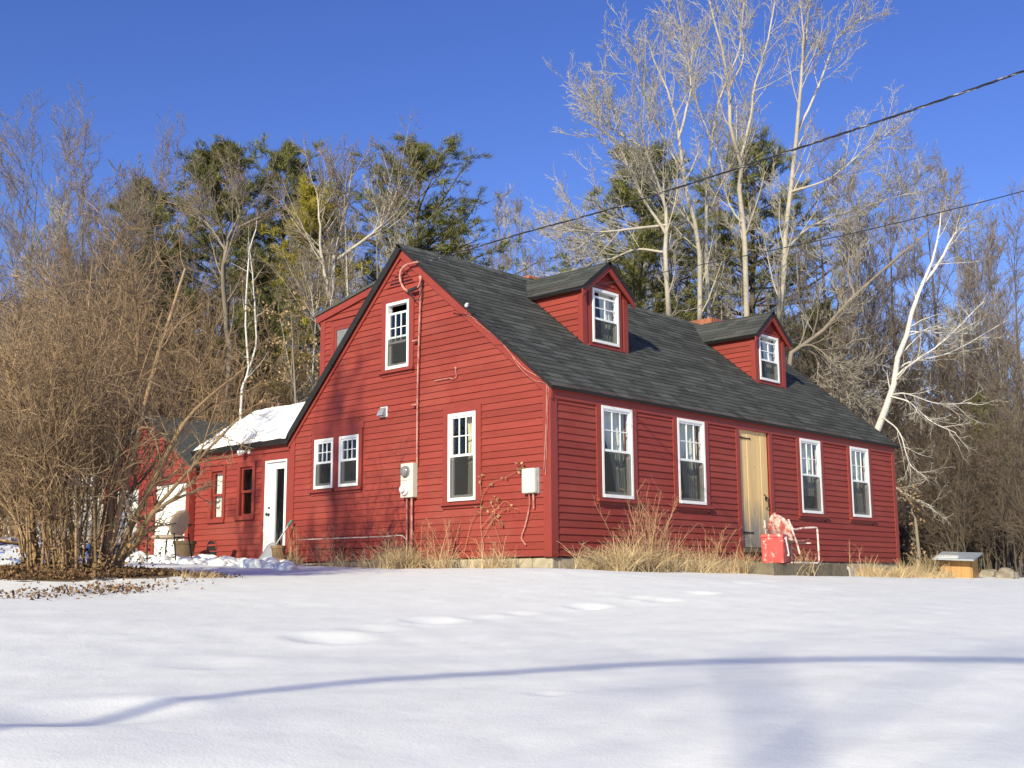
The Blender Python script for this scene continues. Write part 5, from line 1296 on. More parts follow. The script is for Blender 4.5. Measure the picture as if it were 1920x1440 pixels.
# ------------------------------------------------------------------ service equipment on the gable
def place_on_gable():
    # meter box
    e = tag(empty('electric_meter', (-.02, 2.94, .97)), 'tall pale grey electric meter box on the gable wall', 'meter')
    f = Fr((0, -2.94, -.97), (0, 1, 0), (0, 0, 1), (-1, 0, 0))
    MB().box(f, 2.80, 3.09, .97, 1.52, .0, .115).build('box', M['utility'], e, bevel=.012)
    MB().box(f, 2.81, 3.08, 1.245, 1.252, .1, .119).build('seam', M['galv'], e)
    mb = MB(); mb.lathe(f.p(2.96, 1.385, .115), [(.095, 0), (.095, .02), (.086, .024), (.08, .055), (.06, .07)], 20, (-1, 0, 0)); mb.build('meter_glass', M['greyglass'], e, True)
    mb = MB(); mb.lathe(f.p(2.975, 1.10, .115), [(.095, 0), (.095, .03), (.085, .04), (.055, .042), (.05, .085), (.03, .09)], 20, (-1, 0, 0)); mb.build('breaker_cover', M['white'], e, True)
    for y_, r_ in ((2.99, .015), (2.875, .019)):
        MB().tube([f.p(y_, .97, .06), f.p(y_, .3, .055), f.p(y_ + .01, -.35, .05)], r_, 8).build('conduit', M['conduit'], e, True)
    # conduit up the wall to the weatherhead
    c = tag(empty('service_mast', (-.02, 2.87, 1.52)), 'pinkish service conduit running up the gable to a weatherhead', 'conduit')
    path = [on_x(x, y, -.075) for x, y in ((782, 870), (782, 820), (783, 720), (786, 620), (788, 560), (789, 525))]
    MB().tube([p - V(-.02, 2.87, 1.52) for p in smooth_path(path, 24)], .014, 8).build('pipe', M['conduit'], c, True)
    h = on_x(789, 522, -.075) - V(-.02, 2.87, 1.52)
    MB().lathe(h, [(.018, -.04), (.028, -.02), (.032, .02), (.02, .045), (.008, .05)], 10, unit((-.5, 0, 1))).build('weatherhead', M['conduit'], c, True)
    for q in ((784, 640), (783, 760)):
        p = on_x(*q, -.02) - V(-.02, 2.87, 1.52); MB().box(Fr(p, (0, 1, 0), (0, 0, 1), (-1, 0, 0)), -.05, .05, -.012, .012, -.0, .085).build('strap', M['conduit'], c)
    # splice and loops
    s = tag(empty('cable_splice', tuple(on_x(772, 543, -.12))), 'black cable splice with looping leads below the gable vent', 'splice')
    q = lambda x, y, d=-.12: on_x(x, y, d) - on_x(772, 543, -.12)
    MB().tube([q(766, 546), q(783, 539)], .032, 8).build('sleeve', M['wire'], s, True)
    MB().tube(smooth_path([q(783, 539), q(786, 534), q(788, 527), q(789, 520)], 10), .016, 6).build('lead', M['conduit'], s, True)
    MB().tube(smooth_path([q(768, 548), q(775, 560), q(784, 562), q(788, 550), q(789, 522)], 16), .008, 5).build('lead', M['wire'], s, True)
    MB().tube(smooth_path([q(766, 547), q(757, 540), q(751, 527), q(750, 515), q(753, 505), q(762, 497), q(775, 493), q(784, 491)], 30), .02, 8).build('lead', M['conduit'], s, True)
    # vent hood
    v = tag(empty('vent_hood', (-.02, 3.64, 2.36)), 'small white dryer vent hood high on the gable wall', 'vent')
    k = Fr((0, 0, 0), (0, 1, 0), (0, 0, 1), (-1, 0, 0))
    MB().box(k, -.085, .085, -.02, .15, -.01, .02).build('flange', M['white'], v, bevel=.004)
    mb = MB(); P = k.p; mb.hexa([P(-.07, .0, .11), P(.07, .0, .11), P(.07, 0, .02), P(-.07, 0, .02), P(-.07, .09, .07), P(.07, .09, .07), P(.07, .14, .021), P(-.07, .14, .021)]); mb.build('hood', M['galv'], v)
    # utility box by the corner
    u = tag(empty('utility_box', (-.02, .33, .9)), 'pale rounded utility box on the gable near the front corner', 'box')
    MB().box(k, -.125, .125, .0, .36, .035, .115).build('lid', M['utility'], u, bevel=.022)
    MB().box(k, -.145, .115, -.005, .365, -.005, .034).build('back_plate', M['galv'], u)
    MB().tube([k.p(-.05, .0, .05), k.p(-.055, -.1, .05), k.p(-.05, -.22, .04)], .014, 6).build('lead', M['conduit'], u, True)
    w = lambda x, y: on_x(x, y, -.05) - V(-.02, .33, .9)
    MB().tube(smooth_path([k.p(.03, 0, .05), w(993, 948), w(985, 985), w(978, 1008), w(986, 1022)], 20), .012, 6).build('lead', M['conduit'], u, True)
    # insulator on the rake and the telephone wire that runs down from it
    i = tag(empty('wire_insulator', tuple(on_x(875, 572, -.1))), 'white wire insulator on the front rake of the gable', 'insulator')
    MB().lathe((0, 0, 0), [(.01, -.03), (.027, -.025), (.03, 0), (.018, .01), (.027, .02), (.018, .035)], 10, unit((-.3, -.7, .4))).build('knob', M['white'], i, True)
    MB().tube([V(0, 0, 0), V(.06, .02, -.05)], .01, 6).build('pin', M['galv'], i)
    t = tag(empty('telephone_wire', tuple(on_x(877, 577, -.055))), 'thin pinkish telephone wire following the front rake down to the corner', 'wire')
    z = lambda x, y, d=-.06: on_x(x, y, d) - on_x(877, 577, -.055)
    MB().tube(smooth_path([z(877, 577), z(874, 590), z(884, 594), z(905, 607), z(935, 636), z(958, 664), z(982, 690), z(1005, 704), z(1022, 714), z(1025, 730), z(1024, 790), z(1020, 880)], 60), .0065, 5).build('strand', M['conduit'], t, True)
    MB().tube(smooth_path([z(877, 579), z(890, 600), z(925, 628), z(950, 652), z(975, 690), z(1000, 712), z(1026, 722), z(1027, 760), z(1023, 890)], 50), .005, 5).build('strand', M['conduit'], t, True)
    h = tag(empty('wire_hook', tuple(on_x(853, 700, -.04))), 'small pinkish hook with a stub of wire in the middle of the gable', 'hook')
    z2 = lambda x, y: on_x(x, y, -.05) - on_x(853, 700, -.04)
    MB().tube(smooth_path([z2(854, 689), z2(855, 700), z2(855, 707), z2(848, 711), z2(842, 709), z2(815, 714)], 18), .008, 5).build('wire', M['conduit'], h, True)
    MB().lathe(z2(854, 690), [(.02, -.02), (.022, 0), (.012, .02)], 8, (-1, 0, 0)).build('bracket', M['conduit'], h)
    d = tag(empty('drip_hose', tuple(on_x(700, 1007, -.35))), 'thin pale pipe lying level in front of the gable wall foot', 'pipe')
    z3 = lambda x, y, dd: on_x(x, y, dd) - on_x(700, 1007, -.35)
    MB().tube(smooth_path([z3(560, 1012, -.35), z3(640, 1009, -.35), z3(720, 1006, -.36), z3(752, 1004, -.36), z3(762, 1012, -.37)], 16), .007, 6).build('tube', M['lattice'], d, True)
place_on_gable()

# ------------------------------------------------------------------ overhead cables
def cable(name, label, pix, d0, d1, rad, m, extra=None, twist=False, cat='cable'):
    x0, x1 = pix[0][0], pix[-1][0]; P = []
    for x, y in pix:
        t = (x - x0) / (x1 - x0); P.append(atd(x, y, 1 / ((1 - t) / d0 + t / d1)))
    if extra: P += extra(P)
    S = smooth_path(P, 120)
    e = tag(empty(name, tuple(P[0])), label, cat)
    if twist:
        seg = np.linalg.norm(np.diff(S, axis=0), axis=1).sum(); S = smooth_path(P, 400); tq = np.linspace(0, seg * 6.28 / .5, 400)
        T = np.gradient(S, axis=0); T = nrm(T); a = nrm(np.cross(T, Z3)); b = np.cross(T, a)
        for j in range(3):
            ph = j * 2.094; Q = S + rad * 1.0 * (np.cos(tq + ph)[:, None] * a + np.sin(tq + ph)[:, None] * b)
            MB().tube(Q - P[0], rad * .85, 5).build('strand', M['weatheredwire'] if j == 0 else m, e, True)
    else: MB().tube(S - P[0], rad, 6).build('strand', m, e, True)
    return e
cable('service_cable', 'thick twisted black power cable from the gable peak up across the sky', [(784, 491), (800, 490), (850, 477), (970, 440), (1130, 396), (1320, 336), (1500, 277), (1700, 210), (1920, 133), (2100, 66)], 17.75, 8.6, .0062, M['wire'], twist=True)
cable('telephone_cable', 'thin dark telephone cable crossing the sky below the power cable', [(876, 571), (1000, 556), (1200, 519), (1400, 479), (1600, 437), (1800, 389), (1920, 358), (2100, 308)], 17.2, 10.5, .005, M['wire'])

# ------------------------------------------------------------------ things by the front door
YS = -.95
def front_things():
    g = gz(5.5, YS)
    # slab step
    e = tag(empty('stone_step', (5.5, YS, -.25)), 'long weathered brown slab lying in front of the plank door', 'step')
    r = np.random.default_rng(2); k = Fr((0, 0, 0), (1, 0, 0), (0, 0, 1), (0, -1, 0)); mb = MB()
    xs = np.linspace(-1.5, .92, 11)
    for i in range(10):
        P = k.p; j = lambda: r.uniform(-.012, .012)
        a, b = xs[i], xs[i + 1] - .0005
        mb.hexa([P(a, -.1, .24 + j()), P(b, -.1, .24 + j()), P(b, -.1, -.3), P(a, -.1, -.3), P(a, .17 + j(), .22), P(b, .17 + j(), .22), P(b, .17, -.28), P(a, .17, -.28)])
    mb.build('slab', M['concrete'], e)
    # second small block right of it
    e2 = tag(empty('stone_block', (6.72, YS - .05, -.26)), 'small pale stone block at the right end of the slab', 'stone')
    MB().hexa([(-.13, -.14, -.05), (.13, -.12, -.05), (.14, .12, -.05), (-.12, .12, -.05), (-.11, -.11, .15), (.10, -.10, .13), (.11, .09, .14), (-.1, .1, .16)]).build('block', M['stone'], e2, bevel=.03)
    # red cooler
    c = tag(empty('red_cooler', (4.38, YS - .04, .0), None, .35), 'faded red metal cooler with white handle in front of the lawn chair', 'cooler')
    MB().hexa([(-.235, -.17, -.08), (.235, -.17, -.08), (.235, .17, -.08), (-.235, .17, -.08), (-.245, -.18, .33), (.245, -.18, .33), (.245, .18, .33), (-.245, .18, .33)]).build('body', M['rustred'], c, bevel=.015)
    MB().hexa([(-.252, -.187, .331), (.252, -.187, .331), (.252, .187, .331), (-.252, .187, .331), (-.242, -.177, .385), (.242, -.177, .385), (.242, .177, .385), (-.242, .177, .385)]).build('lid', M['rustred'], c, bevel=.012)
    MB().tube(smooth_path([V(-.2, -.2, .31), V(-.2, -.215, .30), V(-.05, -.225, .06), V(-.03, -.2, .05)], 14), .011, 6).build('handle', M['white'], c, True)
    MB().box(Fr((0, 0, 0), (1, 0, 0), (0, 0, 1), (0, -1, 0)), -.02, .02, .29, .35, .178, .195).build('latch', M['galv'], c)
    # shell-back lawn chair, facing right
    h = tag(empty('lawn_chair', (5.12, YS + .08, -.08), None, -.1), 'old shell-backed lawn chair with flaking red and white paint by the plank door', 'chair')
    n, m_ = 13, 16; vs = []
    for i in range(m_):
        t = i / (m_ - 1)
        for j in range(n):
            u = (j / (n - 1) - .5) * 2
            w = .24 * (1 - max(0, (t - .55) / .45) ** 2.2 * .75) * (.86 + .14 * min(1, t * 2))
            x = -.30 - .16 * t + .05 * (u * u) - .012 * math.cos(u * 9) * (t > .15); z = .36 + .48 * t - .05 * u * u * t
            vs.append(V(x, u * w, z))
    idx = np.arange(n * m_).reshape(m_, n); fc = np.stack([idx[:-1, :-1], idx[:-1, 1:], idx[1:, 1:], idx[1:, :-1]], -1).reshape(-1, 4)
    o = link('backrest', npmesh('backrest', vs, fc, True), M['chairshell'], h); so = o.modifiers.new('thick', 'SOLIDIFY'); so.thickness = .006
    vs = []
    for i in range(10):
        t = i / 9
        for j in range(n):
            u = (j / (n - 1) - .5) * 2; vs.append(V(-.30 + .5 * t, u * .235, .36 + .03 * u * u - .03 * math.sin(t * 3.1) + (.0 if t < .9 else -.02) + .03 * t))
    idx = np.arange(n * 10).reshape(10, n); fc = np.stack([idx[:-1, :-1], idx[:-1, 1:], idx[1:, 1:], idx[1:, :-1]], -1).reshape(-1, 4)
    o = link('seat', npmesh('seat', vs, fc, True), M['chairshell'], h); so = o.modifiers.new('thick', 'SOLIDIFY'); so.thickness = .006
    for sg in (-1, 1):
        y = sg * .275
        MB().tube(smooth_path([V(-.38, y, .62), V(-.3, y, .56), V(-.05, y * 1.03, .585), V(.28, y * 1.03, .60), V(.345, y, .57), V(.355, y, .45), V(.36, y, .15), V(.345, y, .03), V(.26, y, .012), V(0, y, .012), V(-.33, y, .012)], 60), .0155, 8).build('arm_frame', M['chairpaint'], h, True)
        MB().tube(smooth_path([V(-.40, sg * .24, .72), V(-.33, y, .5), V(-.22, y, .28), V(-.18, y, .16)], 16), .0155, 8).build('back_post', M['chairpaint'], h, True)
    MB().tube([V(-.33, -.275, .012), V(-.33, .275, .012)], .0155, 8).build('cross_bar', M['chairpaint'], h, True)
    MB().tube([V(.15, -.27, .34), V(.15, .27, .34)], .012, 8).build('cross_bar', M['chairpaint'], h, True)
front_things()

def tub(loc, r0, h, label, name, m, cat):
    e = tag(empty(name, loc), label, cat)
    mb = MB(); mb.lathe((0, 0, 0), [(r0 * .72, 0), (r0 * .95, h * .85), (r0 * 1.05, h * .86), (r0 * 1.05, h), (r0 * .93, h), (r0 * .9, h * .8), (r0 * .2, h * .78)], 18); mb.build('pot', m, e, True)
    return e
def left_things():
    # patio chair seen from behind, by the garage
    p = on_x(315, 1045, -1.5); g = gz(p[0], p[1]); 
    e = tag(empty('patio_chair', (p[0], p[1], g), None, math.radians(25)), 'tan round-backed patio chair in the snow before the garage door', 'chair')
    n, m_ = 15, 12; vs = []
    for i in range(m_):
        t = i / (m_ - 1)
        for j in range(n):
            u = (j / (n - 1) - .5) * 2; w = .29 * math.sqrt(max(.02, 1 - (2 * t - 1) ** 2 * .93)) ** .9
            vs.append(V(u * w, -.22 - .12 * t + .07 * u * u, .44 + .46 * t))
    idx = np.arange(n * m_).reshape(m_, n); fc = np.stack([idx[:-1, :-1], idx[:-1, 1:], idx[1:, 1:], idx[1:, :-1]], -1).reshape(-1, 4)
    o = link('backrest', npmesh('backrest', vs, fc, True), M['tanvinyl'], e); so = o.modifiers.new('thick', 'SOLIDIFY'); so.thickness = .03
    MB().lathe((0, .02, .40), [(.25, 0), (.29, .02), (.29, .05), (.26, .07)], 18).build('seat', M['tanvinyl'], e, True)
    for sx in (-1, 1):
        MB().tube(smooth_path([V(sx * .25, -.30, .66), V(sx * .32, -.05, .62), V(sx * .31, .2, .58), V(sx * .28, .24, .3), V(sx * .27, .24, 0)], 20), .014, 6).build('arm', M['black'], e, True)
        MB().tube([V(sx * .22, -.25, .5), V(sx * .24, -.3, .2), V(sx * .25, -.33, 0)], .014, 6).build('leg', M['black'], e, True)
    MB().tube([V(-.2, -.26, .42), V(.2, -.26, .42)], .013, 6).build('cross_bar', M['black'], e, True)
    # wire plant stand next to it
    p = on_x(247, 1050, -1.8); g = gz(p[0], p[1]); w = tag(empty('wire_stand', (p[0], p[1], g)), 'thin wire folding stand left of the patio chair', 'stand')
    for sx in (-1, 1):
        MB().tube([V(sx * .22, -.02, 0), V(-sx * .12, .02, .52)], .009, 5).build('leg', M['galv'], w, True); MB().tube([V(sx * .22, .34, 0), V(-sx * .12, .3, .52)], .009, 5).build('leg', M['galv'], w, True)
    for sx in (-1, 1): MB().tube([V(sx * .12, -.02, .52), V(sx * .12, .34, .52)], .009, 5).build('rail', M['galv'], w, True)
    MB().tube([V(-.3, 0, .4), V(.32, .0, .4)], .008, 5).build('cross_bar', M['galv'], w, True)
    # tub beside the garage corner
    p = on_x(345, 1045, -.5); tub((p[0], p[1], gz(p[0], p[1]) - .05), .21, .42, 'brown tub with snow on its rim at the garage corner', 'planter_tub', M['terracotta'], 'tub')
    # shovel leaning by the door
    p0, p1 = on_x(495, 1052, -.45), on_x(547, 976, -.12)
    p0 = V(p0[0], p0[1], gz(p0[0], p0[1]) + .02)
    s = tag(empty('snow_shovel', tuple(p0)), 'grey snow shovel with teal grip leaning by the white glazed door', 'shovel')
    ax = unit(p1 - p0); L = np.linalg.norm(p1 - p0); side = unit(np.cross(ax, V(1, 0, .3))); nn = np.cross(side, ax)
    MB().tube([ax * .3, ax * (L - .1)], .014, 8).build('shaft', M['galv'], s, True)
    MB().tube([ax * (L - .12), ax * L], .024, 8).build('grip', mat('teal_grip', (.05, .22, .2), .5), s, True)
    vs = []
    for i in range(8):
        for j in range(9):
            u = (j / 8 - .5) * 2; t = i / 7; vs.append(ax * (-.02 + .40 * t) + side * u * (.2 - .03 * t - .07 * max(0, t - .8) * 5) + nn * (.05 * u * u - .03 * t))
    idx = np.arange(72).reshape(8, 9); o = link('blade', npmesh('blade', vs, np.stack([idx[:-1, :-1], idx[:-1, 1:], idx[1:, 1:], idx[1:, :-1]], -1).reshape(-1, 4), True), M['galv'], s); so = o.modifiers.new('thick', 'SOLIDIFY'); so.thickness = .005
    # bundle basket right of it
    p = on_x(515, 1055, -.35); tub((p[0], p[1] - .1, gz(p[0], p[1]) - .02), .13, .34, 'woven brown basket standing by the white glazed door', 'basket', M['bush_stem'], 'basket')
    # low shed with snow roof, behind the bush
    p = atd(45, 1060, 27); g = gz(p[0], p[1])
    d = tag(empty('low_shed', (p[0], p[1], g), None, math.radians(-35)), 'low pale shed with snow on its roof behind the left bush', 'shed')
    for i in range(16): MB().box(Fr((0, 0, 0), (1, 0, 0), (0, 0, 1), (0, -1, 0)), -2.2 + i * .275, -2.2 + i * .275 + .262, -.2, 1.5, 1.0, 1.03).build('board', M['lattice'], d)
    MB().box(Fr((0, 0, 0), (1, 0, 0), (0, 0, 1), (0, -1, 0)), -2.2, 2.2, -.2, 1.5, -1, .99).build('wall', M['lattice'], d)
    P = V; MB().hexa([(-2.4, -1.25, 1.5), (2.4, -1.25, 1.5), (2.4, 1.2, 1.9), (-2.4, 1.2, 1.9), (-2.4, -1.25, 1.56), (2.4, -1.25, 1.56), (2.4, 1.2, 1.96), (-2.4, 1.2, 1.96)]).build('roof', M['slate'], d)
    MB().hexa([(-2.38, -1.22, 1.565), (2.38, -1.22, 1.565), (2.38, 1.18, 1.965), (-2.38, 1.18, 1.965), (-2.3, -1.15, 1.70), (2.3, -1.15, 1.70), (2.3, 1.1, 2.1), (-2.3, 1.1, 2.1)]).build('roof_snow', M['snow'], d, True, bevel=.05)
    # tarp heap
    p = atd(25, 1050, 17.5); g = gz(p[0], p[1]); n = 40
    X, Y = np.meshgrid(np.linspace(-1.3, 1.3, n), np.linspace(-.9, .9, n)); q = np.clip(1 - (X / 1.3) ** 2 - (Y / .9) ** 2, 0, 1)
    Zz = .42 * q ** .6 + .03 * wave_noise(X, Y, .5, 31) * np.sqrt(q) - .03; idx = np.arange(n * n).reshape(n, n)
    t = empty('tarp_heap', (p[0], p[1], g), None, .5); tag(t, 'blue tarp half buried in snow at the left edge', 'tarp')
    link('tarp', npmesh('tarp', np.stack([X, Y, Zz], -1).reshape(-1, 3), np.stack([idx[:-1, :-1], idx[:-1, 1:], idx[1:, 1:], idx[1:, :-1]], -1).reshape(-1, 4), True), M['bluetarp'], t)
    # blue bucket behind the bush
    p = atd(188, 1055, 16.4); tub((p[0], p[1], gz(p[0], p[1]) - .02), .22, .35, 'dark blue tub in the shade right of the bush stems', 'blue_tub', mat('blue_plastic', (.03, .08, .3), .4), 'tub')
left_things()

def boulder(px, py, dep, size, label, seed, m='rock', name='field_stone', sq=(1, 1, .7)):
    r = np.random.default_rng(seed); p = atd(px, py, dep); p[2] = gz(p[0], p[1]); e = tag(empty(name, tuple(p)), label, 'stone')
    import bmesh
    bm = bmesh.new(); bmesh.ops.create_icosphere(bm, subdivisions=4, radius=1)
    A = r.normal(0, 1, (9, 3)); ph = r.uniform(0, 6, 9)
    for v in bm.verts:
        c = np.array(v.co); k = 1 + sum(.085 * math.sin((1.6 + .5 * i) * (A[i] @ c) + ph[i]) / (1 + .12 * i) for i in range(9)) + .03 * math.sin(9 * (A[0] @ c)) * math.sin(11 * (A[1] @ c)); c = np.clip(c, -.78, .82) * k * size * V(*sq); v.co = c + V(0, 0, size * .2)
    me = bpy.data.meshes.new('stone'); bm.to_mesh(me); bm.free(); me.polygons.foreach_set('use_smooth', np.ones(len(me.polygons), bool)); link('stone', me, M[m], e)
boulder(212, 1083, 14.2, .17, 'grey stone at the right edge of the mulched patch', 1)
boulder(1888, 1078, 26, .27, 'large mossy field stone beyond the wooden box', 2)
boulder(1852, 1064, 27.5, .2, 'pale rough stone right behind the wooden box', 3)
boulder(1905, 1052, 30, .24, 'weathered stone at the right edge below the thicket', 4)
boulder(1688, 1082, 24.2, .12, 'small pale stone at the foot of the far house corner', 5, 'stone')
boulder(1740, 1050, 31, .35, 'snow-dusted stone at the wood edge just past the house', 6, 'rock')

def wooden_box():
    p = atd(1800, 1085, 25.5); p[2] = gz(p[0], p[1]); e = tag(empty('wooden_box', tuple(p), None, .2), 'small orange wooden box with a slanted grey lid beyond the house', 'box')
    f = Fr((0, 0, 0), (1, 0, 0), (0, 0, 1), (0, -1, 0)); s_ = Fr((0, 0, 0), (0, 1, 0), (0, 0, 1), (-1, 0, 0))
    for i in range(3): MB().box(f, -.32 + i * .215, -.32 + i * .215 + .21, -.1, .40 + i * .03, .3, .33).build('plank', M['orangewood'], e)
    for i in range(3): MB().box(s_, -.3 + i * .2, -.3 + i * .2 + .195, -.1, .36, .32, .35).build('plank', M['orangewood'], e)
    MB().box(f, .3, .33, -.1, .45, -.3, .299).build('plank', M['orangewood'], e); MB().box(f, -.31, .29, -.1, .38, -.33, -.3).build('plank', M['orangewood'], e)
    P = V; MB().hexa([(-.62, -.42, .34), (.42, -.42, .50), (.42, .42, .54), (-.62, .42, .38), (-.62, -.42, .375), (.42, -.42, .535), (.42, .42, .575), (-.62, .42, .415)]).build('lid', M['slate'], e)
    MB().hexa([(-.6, -.1, .40), (-.2, -.05, .465), (-.2, .38, .478), (-.6, .38, .415), (-.55, -.05, .41), (-.25, 0, .475), (-.25, .33, .49), (-.55, .33, .43)]).build('lid_snow', M['snow'], e, True)
wooden_box()

# ------------------------------------------------------------------ snow clods, litter, grass, weeds
def clods():
    r = np.random.default_rng(77); import bmesh
    bm = bmesh.new()
    for i in range(330):
        px = r.uniform(215, 545); x_ = -.9 - r.uniform(0, 1.0) if r.random() < .7 else -.3 - r.uniform(0, .5)
        p = on_x(px, 1050, x_); g = gz(p[0], p[1]); s = r.uniform(.03, .11) * (1.3 if r.random() < .2 else .8)
        ret = bmesh.ops.create_icosphere(bm, subdivisions=2, radius=s); A = r.normal(0, 1, (4, 3)) / s
        for v in ret['verts']:
            c = np.array(v.co); k = 1 + .13 * sum(math.sin(A[q] @ c * 1.5 + q) for q in range(4)); v.co = Vector(c * k * V(1.2, 1.2, .8)) + Vector((p[0], p[1], g + s * .2))
    me = bpy.data.meshes.new('snow_clods'); bm.to_mesh(me); bm.free(); me.polygons.foreach_set('use_smooth', np.ones(len(me.polygons), bool))
    tag(link('snow_clods', me, M['snow']), 'shovelled snow clods heaped before the garage and wing', 'snow', None, 'stuff')
clods()
def litter():
    r = np.random.default_rng(78); n = 9000
    a = r.uniform(0, 6.28, n); q = np.sqrt(r.uniform(0, 1, n)) * (1.15 + .25 * np.sin(2 * a + 1)); X = BUSH[0] + q * np.cos(a); Y = BUSH[1] + q * np.sin(a)
    X2, Y2 = [], []
    for px, py, k in ((190, 1108, 200), (230, 1106, 150), (375, 1082, 420), (130, 1112, 120), (60, 1118, 120), (330, 1094, 60)):
        p = hit_ground(px, py); X2.append(p[0] + r.normal(0, .3, k) * RGT[0] + r.normal(0, .1, k) * FWD[0]); Y2.append(p[1] + r.normal(0, .3, k) * RGT[1] + r.normal(0, .1, k) * FWD[1])
    X = np.concatenate([X] + X2); Y = np.concatenate([Y] + Y2)
    rr = np.hypot(X - BUSH[0], Y - BUSH[1]); P = np.stack([X, Y, ground(X, Y) + .07 * np.exp(-(rr / 1.45) ** 2 * 1.5) + r.uniform(0, .035, len(X))], 1)
    v, f = leaf_quads(r, P, .042, .1)
    tag(link('leaf_litter', npmesh('leaf_litter', v, f), M['litter']), 'brown leaf litter and wood mulch under the big bush', 'leaf litter', None, 'stuff')
litter()

def blades(r, S, D, L, w, bend=.5, seg=3):
    """flat drooping straws"""
    n = len(S); side = nrm(np.cross(D, r.normal(0, 1, (n, 3)))); P = [S]; d = D.copy()
    for i in range(seg):
        d = nrm(d + np.stack([d[:, 0] * bend * .5, d[:, 1] * bend * .5, -np.full(n, bend) * (i + 1) / seg * r.uniform(.2, 1.2, n)], 1)); P.append(P[-1] + d * (L / seg)[:, None])
    P = np.stack(P, 1); ww = np.linspace(1, .25, seg + 1)[None, :, None] * w[:, None, None]
    a, b = P - side[:, None] * ww, P + side[:, None] * ww
    v = np.stack([a, b], 2).reshape(-1, 3); idx = np.arange(n * (seg + 1) * 2).reshape(n, seg + 1, 2)
    f = np.stack([idx[:, :-1, 0], idx[:, :-1, 1], idx[:, 1:, 1], idx[:, 1:, 0]], -1).reshape(-1, 4)
    return v, f
def dry_grass():
    r = np.random.default_rng(79); S = []; L = []
    def strip(n, x0, x1, y0, y1, l0, l1):
        x = r.uniform(x0, x1, n); y = r.uniform(y0, y1, n); S.append(np.stack([x, y, ground(x, y) - .01], 1)); L.append(r.uniform(l0, l1, n))
    def clump(n, cx, cy, sd, l0, l1):
        x = r.normal(cx, sd, n); y = r.normal(cy, sd * .6, n); S.append(np.stack([x, y, ground(x, y) - .01], 1)); L.append(r.uniform(l0, l1, n))
    for i in range(34):
        x = r.uniform(.1, 4.9); clump(95, x, r.uniform(-.9, -.15), r.uniform(.08, .22), .12, .42)
    for i in range(11): clump(110, r.uniform(.5, 2.6), r.uniform(-.8, -.3), .14, .25, .62)
    for i in range(10): clump(70, r.uniform(6.8, 10.9), r.uniform(-.9, -.2), .16, .08, r.uniform(.15, .4))
    for i in range(7): clump(110, r.uniform(8.6, 10.4), r.uniform(-.9, -.3), .15, .15, r.uniform(.25, .5))
    for i in range(12): clump(50, r.uniform(-.75, -.12), r.uniform(.3, 3.1), .10, .12, .42)
    for i in range(9): clump(100, r.uniform(-.7, -.2), r.uniform(1.6, 3.1), .12, .2, .5)
    for i in range(11): clump(45, r.uniform(-.6, -.12), r.uniform(3.1, 6.0), .10, .12, .4)
    for i in range(9): q = atd(r.uniform(1690, 1790), 1085, r.uniform(23.4, 25.4)); hh = r.uniform(.12, .5); clump(90, q[0], q[1], .14, hh * .4, hh)
    q = hit_ground(370, 1084); clump(260, q[0], q[1], .16, .06, .16)
    S = np.vstack(S); L = np.concatenate(L); n = len(S)
    D = nrm(np.stack([r.normal(0, .35, n), r.normal(0, .35, n), np.ones(n)], 1)); v, f = blades(r, S, D, L, r.uniform(.0022, .0055, n), .45)
    tag(link('dry_grass', npmesh('dry_grass', v, f), M['straw']), 'tufts of dry straw-coloured grass along the foot of the house', 'grass', None, 'stuff')
dry_grass()

def weed(name, label, x, y, n, hmax, spread, seed, m='weedstem', twigs=4, rad=.006, lean=None, cat='shrub', group=None, k2=2):
    r = np.random.default_rng(seed); L_, R_ = [], []
    for i in range(n):
        a = r.uniform(0, 6.28); b = V(r.normal(0, .08 + spread * .18), r.normal(0, .08), -.05); h = hmax * r.uniform(.45, 1.0); s = spread * r.uniform(.1, 1)
        ln = V(0, 0, 0) if lean is None else V(*lean) * r.uniform(.5, 1.2)
        e = b + V(math.cos(a) * s, math.sin(a) * s * .6, h) + ln; L_.append([b, b + (e - b) * .5 + V(0, 0, h * .08), e]); R_.append((rad * r.uniform(.7, 1.3), rad * .4))
    w, t = tree_from(r, L_, R_, [(twigs, .3, 1, 35, 12, .3, .7, 4, .12, .06, .4, 3, .3, .0028, None), (k2, .2, 1, 35, 12, .5, .8, 2, .12, .04, .5, 3, .3, .0022, None)], 4)
    e = empty(name, (x, y, gz(x, y))); tag(e, label, cat, group)
    link('stems', w.mesh('stems'), M[m], e); link('twigs', t.mesh('twigs'), M[m], e); return e
weed('bare_shrub', 'large bare twiggy shrub before the first front window', 1.35, -.62, 34, 1.25, .75, 81, twigs=5)
weed('dead_weeds', 'dry weed stalks under the second front window', 3.3, -.55, 20, .75, .5, 82)
weed('dead_weeds', 'dry weed stalks left of the plank door', 4.35, -.45, 14, .6, .35, 83)
weed('dead_weeds', 'tangle of weed stalks around the red cooler and lawn chair', 5.0, -1.15, 26, .5, .45, 84, 'straw')
weed('dead_weeds', 'single reddish weed leaning by the last two front windows', 7.9, -.6, 5, .75, .3, 85)
weed('dead_weeds', 'dry weeds under the tall gable window', -.4, 1.85, 20, .85, .5, 86)
weed('dead_weeds', 'dry weeds at the foot of the meter conduits', -.4, 3.0, 14, .65, .4, 87, 'straw')
weed('dead_weeds', 'dark weeds in the shade under the paired gable windows', -.35, 4.6, 24, .7, .6, 88)
weed('dead_weeds', 'weeds beside the basket at the wing corner', -.3, 5.8, 14, .8, .35, 89)
weed('dead_weeds', 'straw stalks beside the small orange wooden box', *atd(1745, 1085, 25)[:2], 40, .6, .7, 90, 'straw')
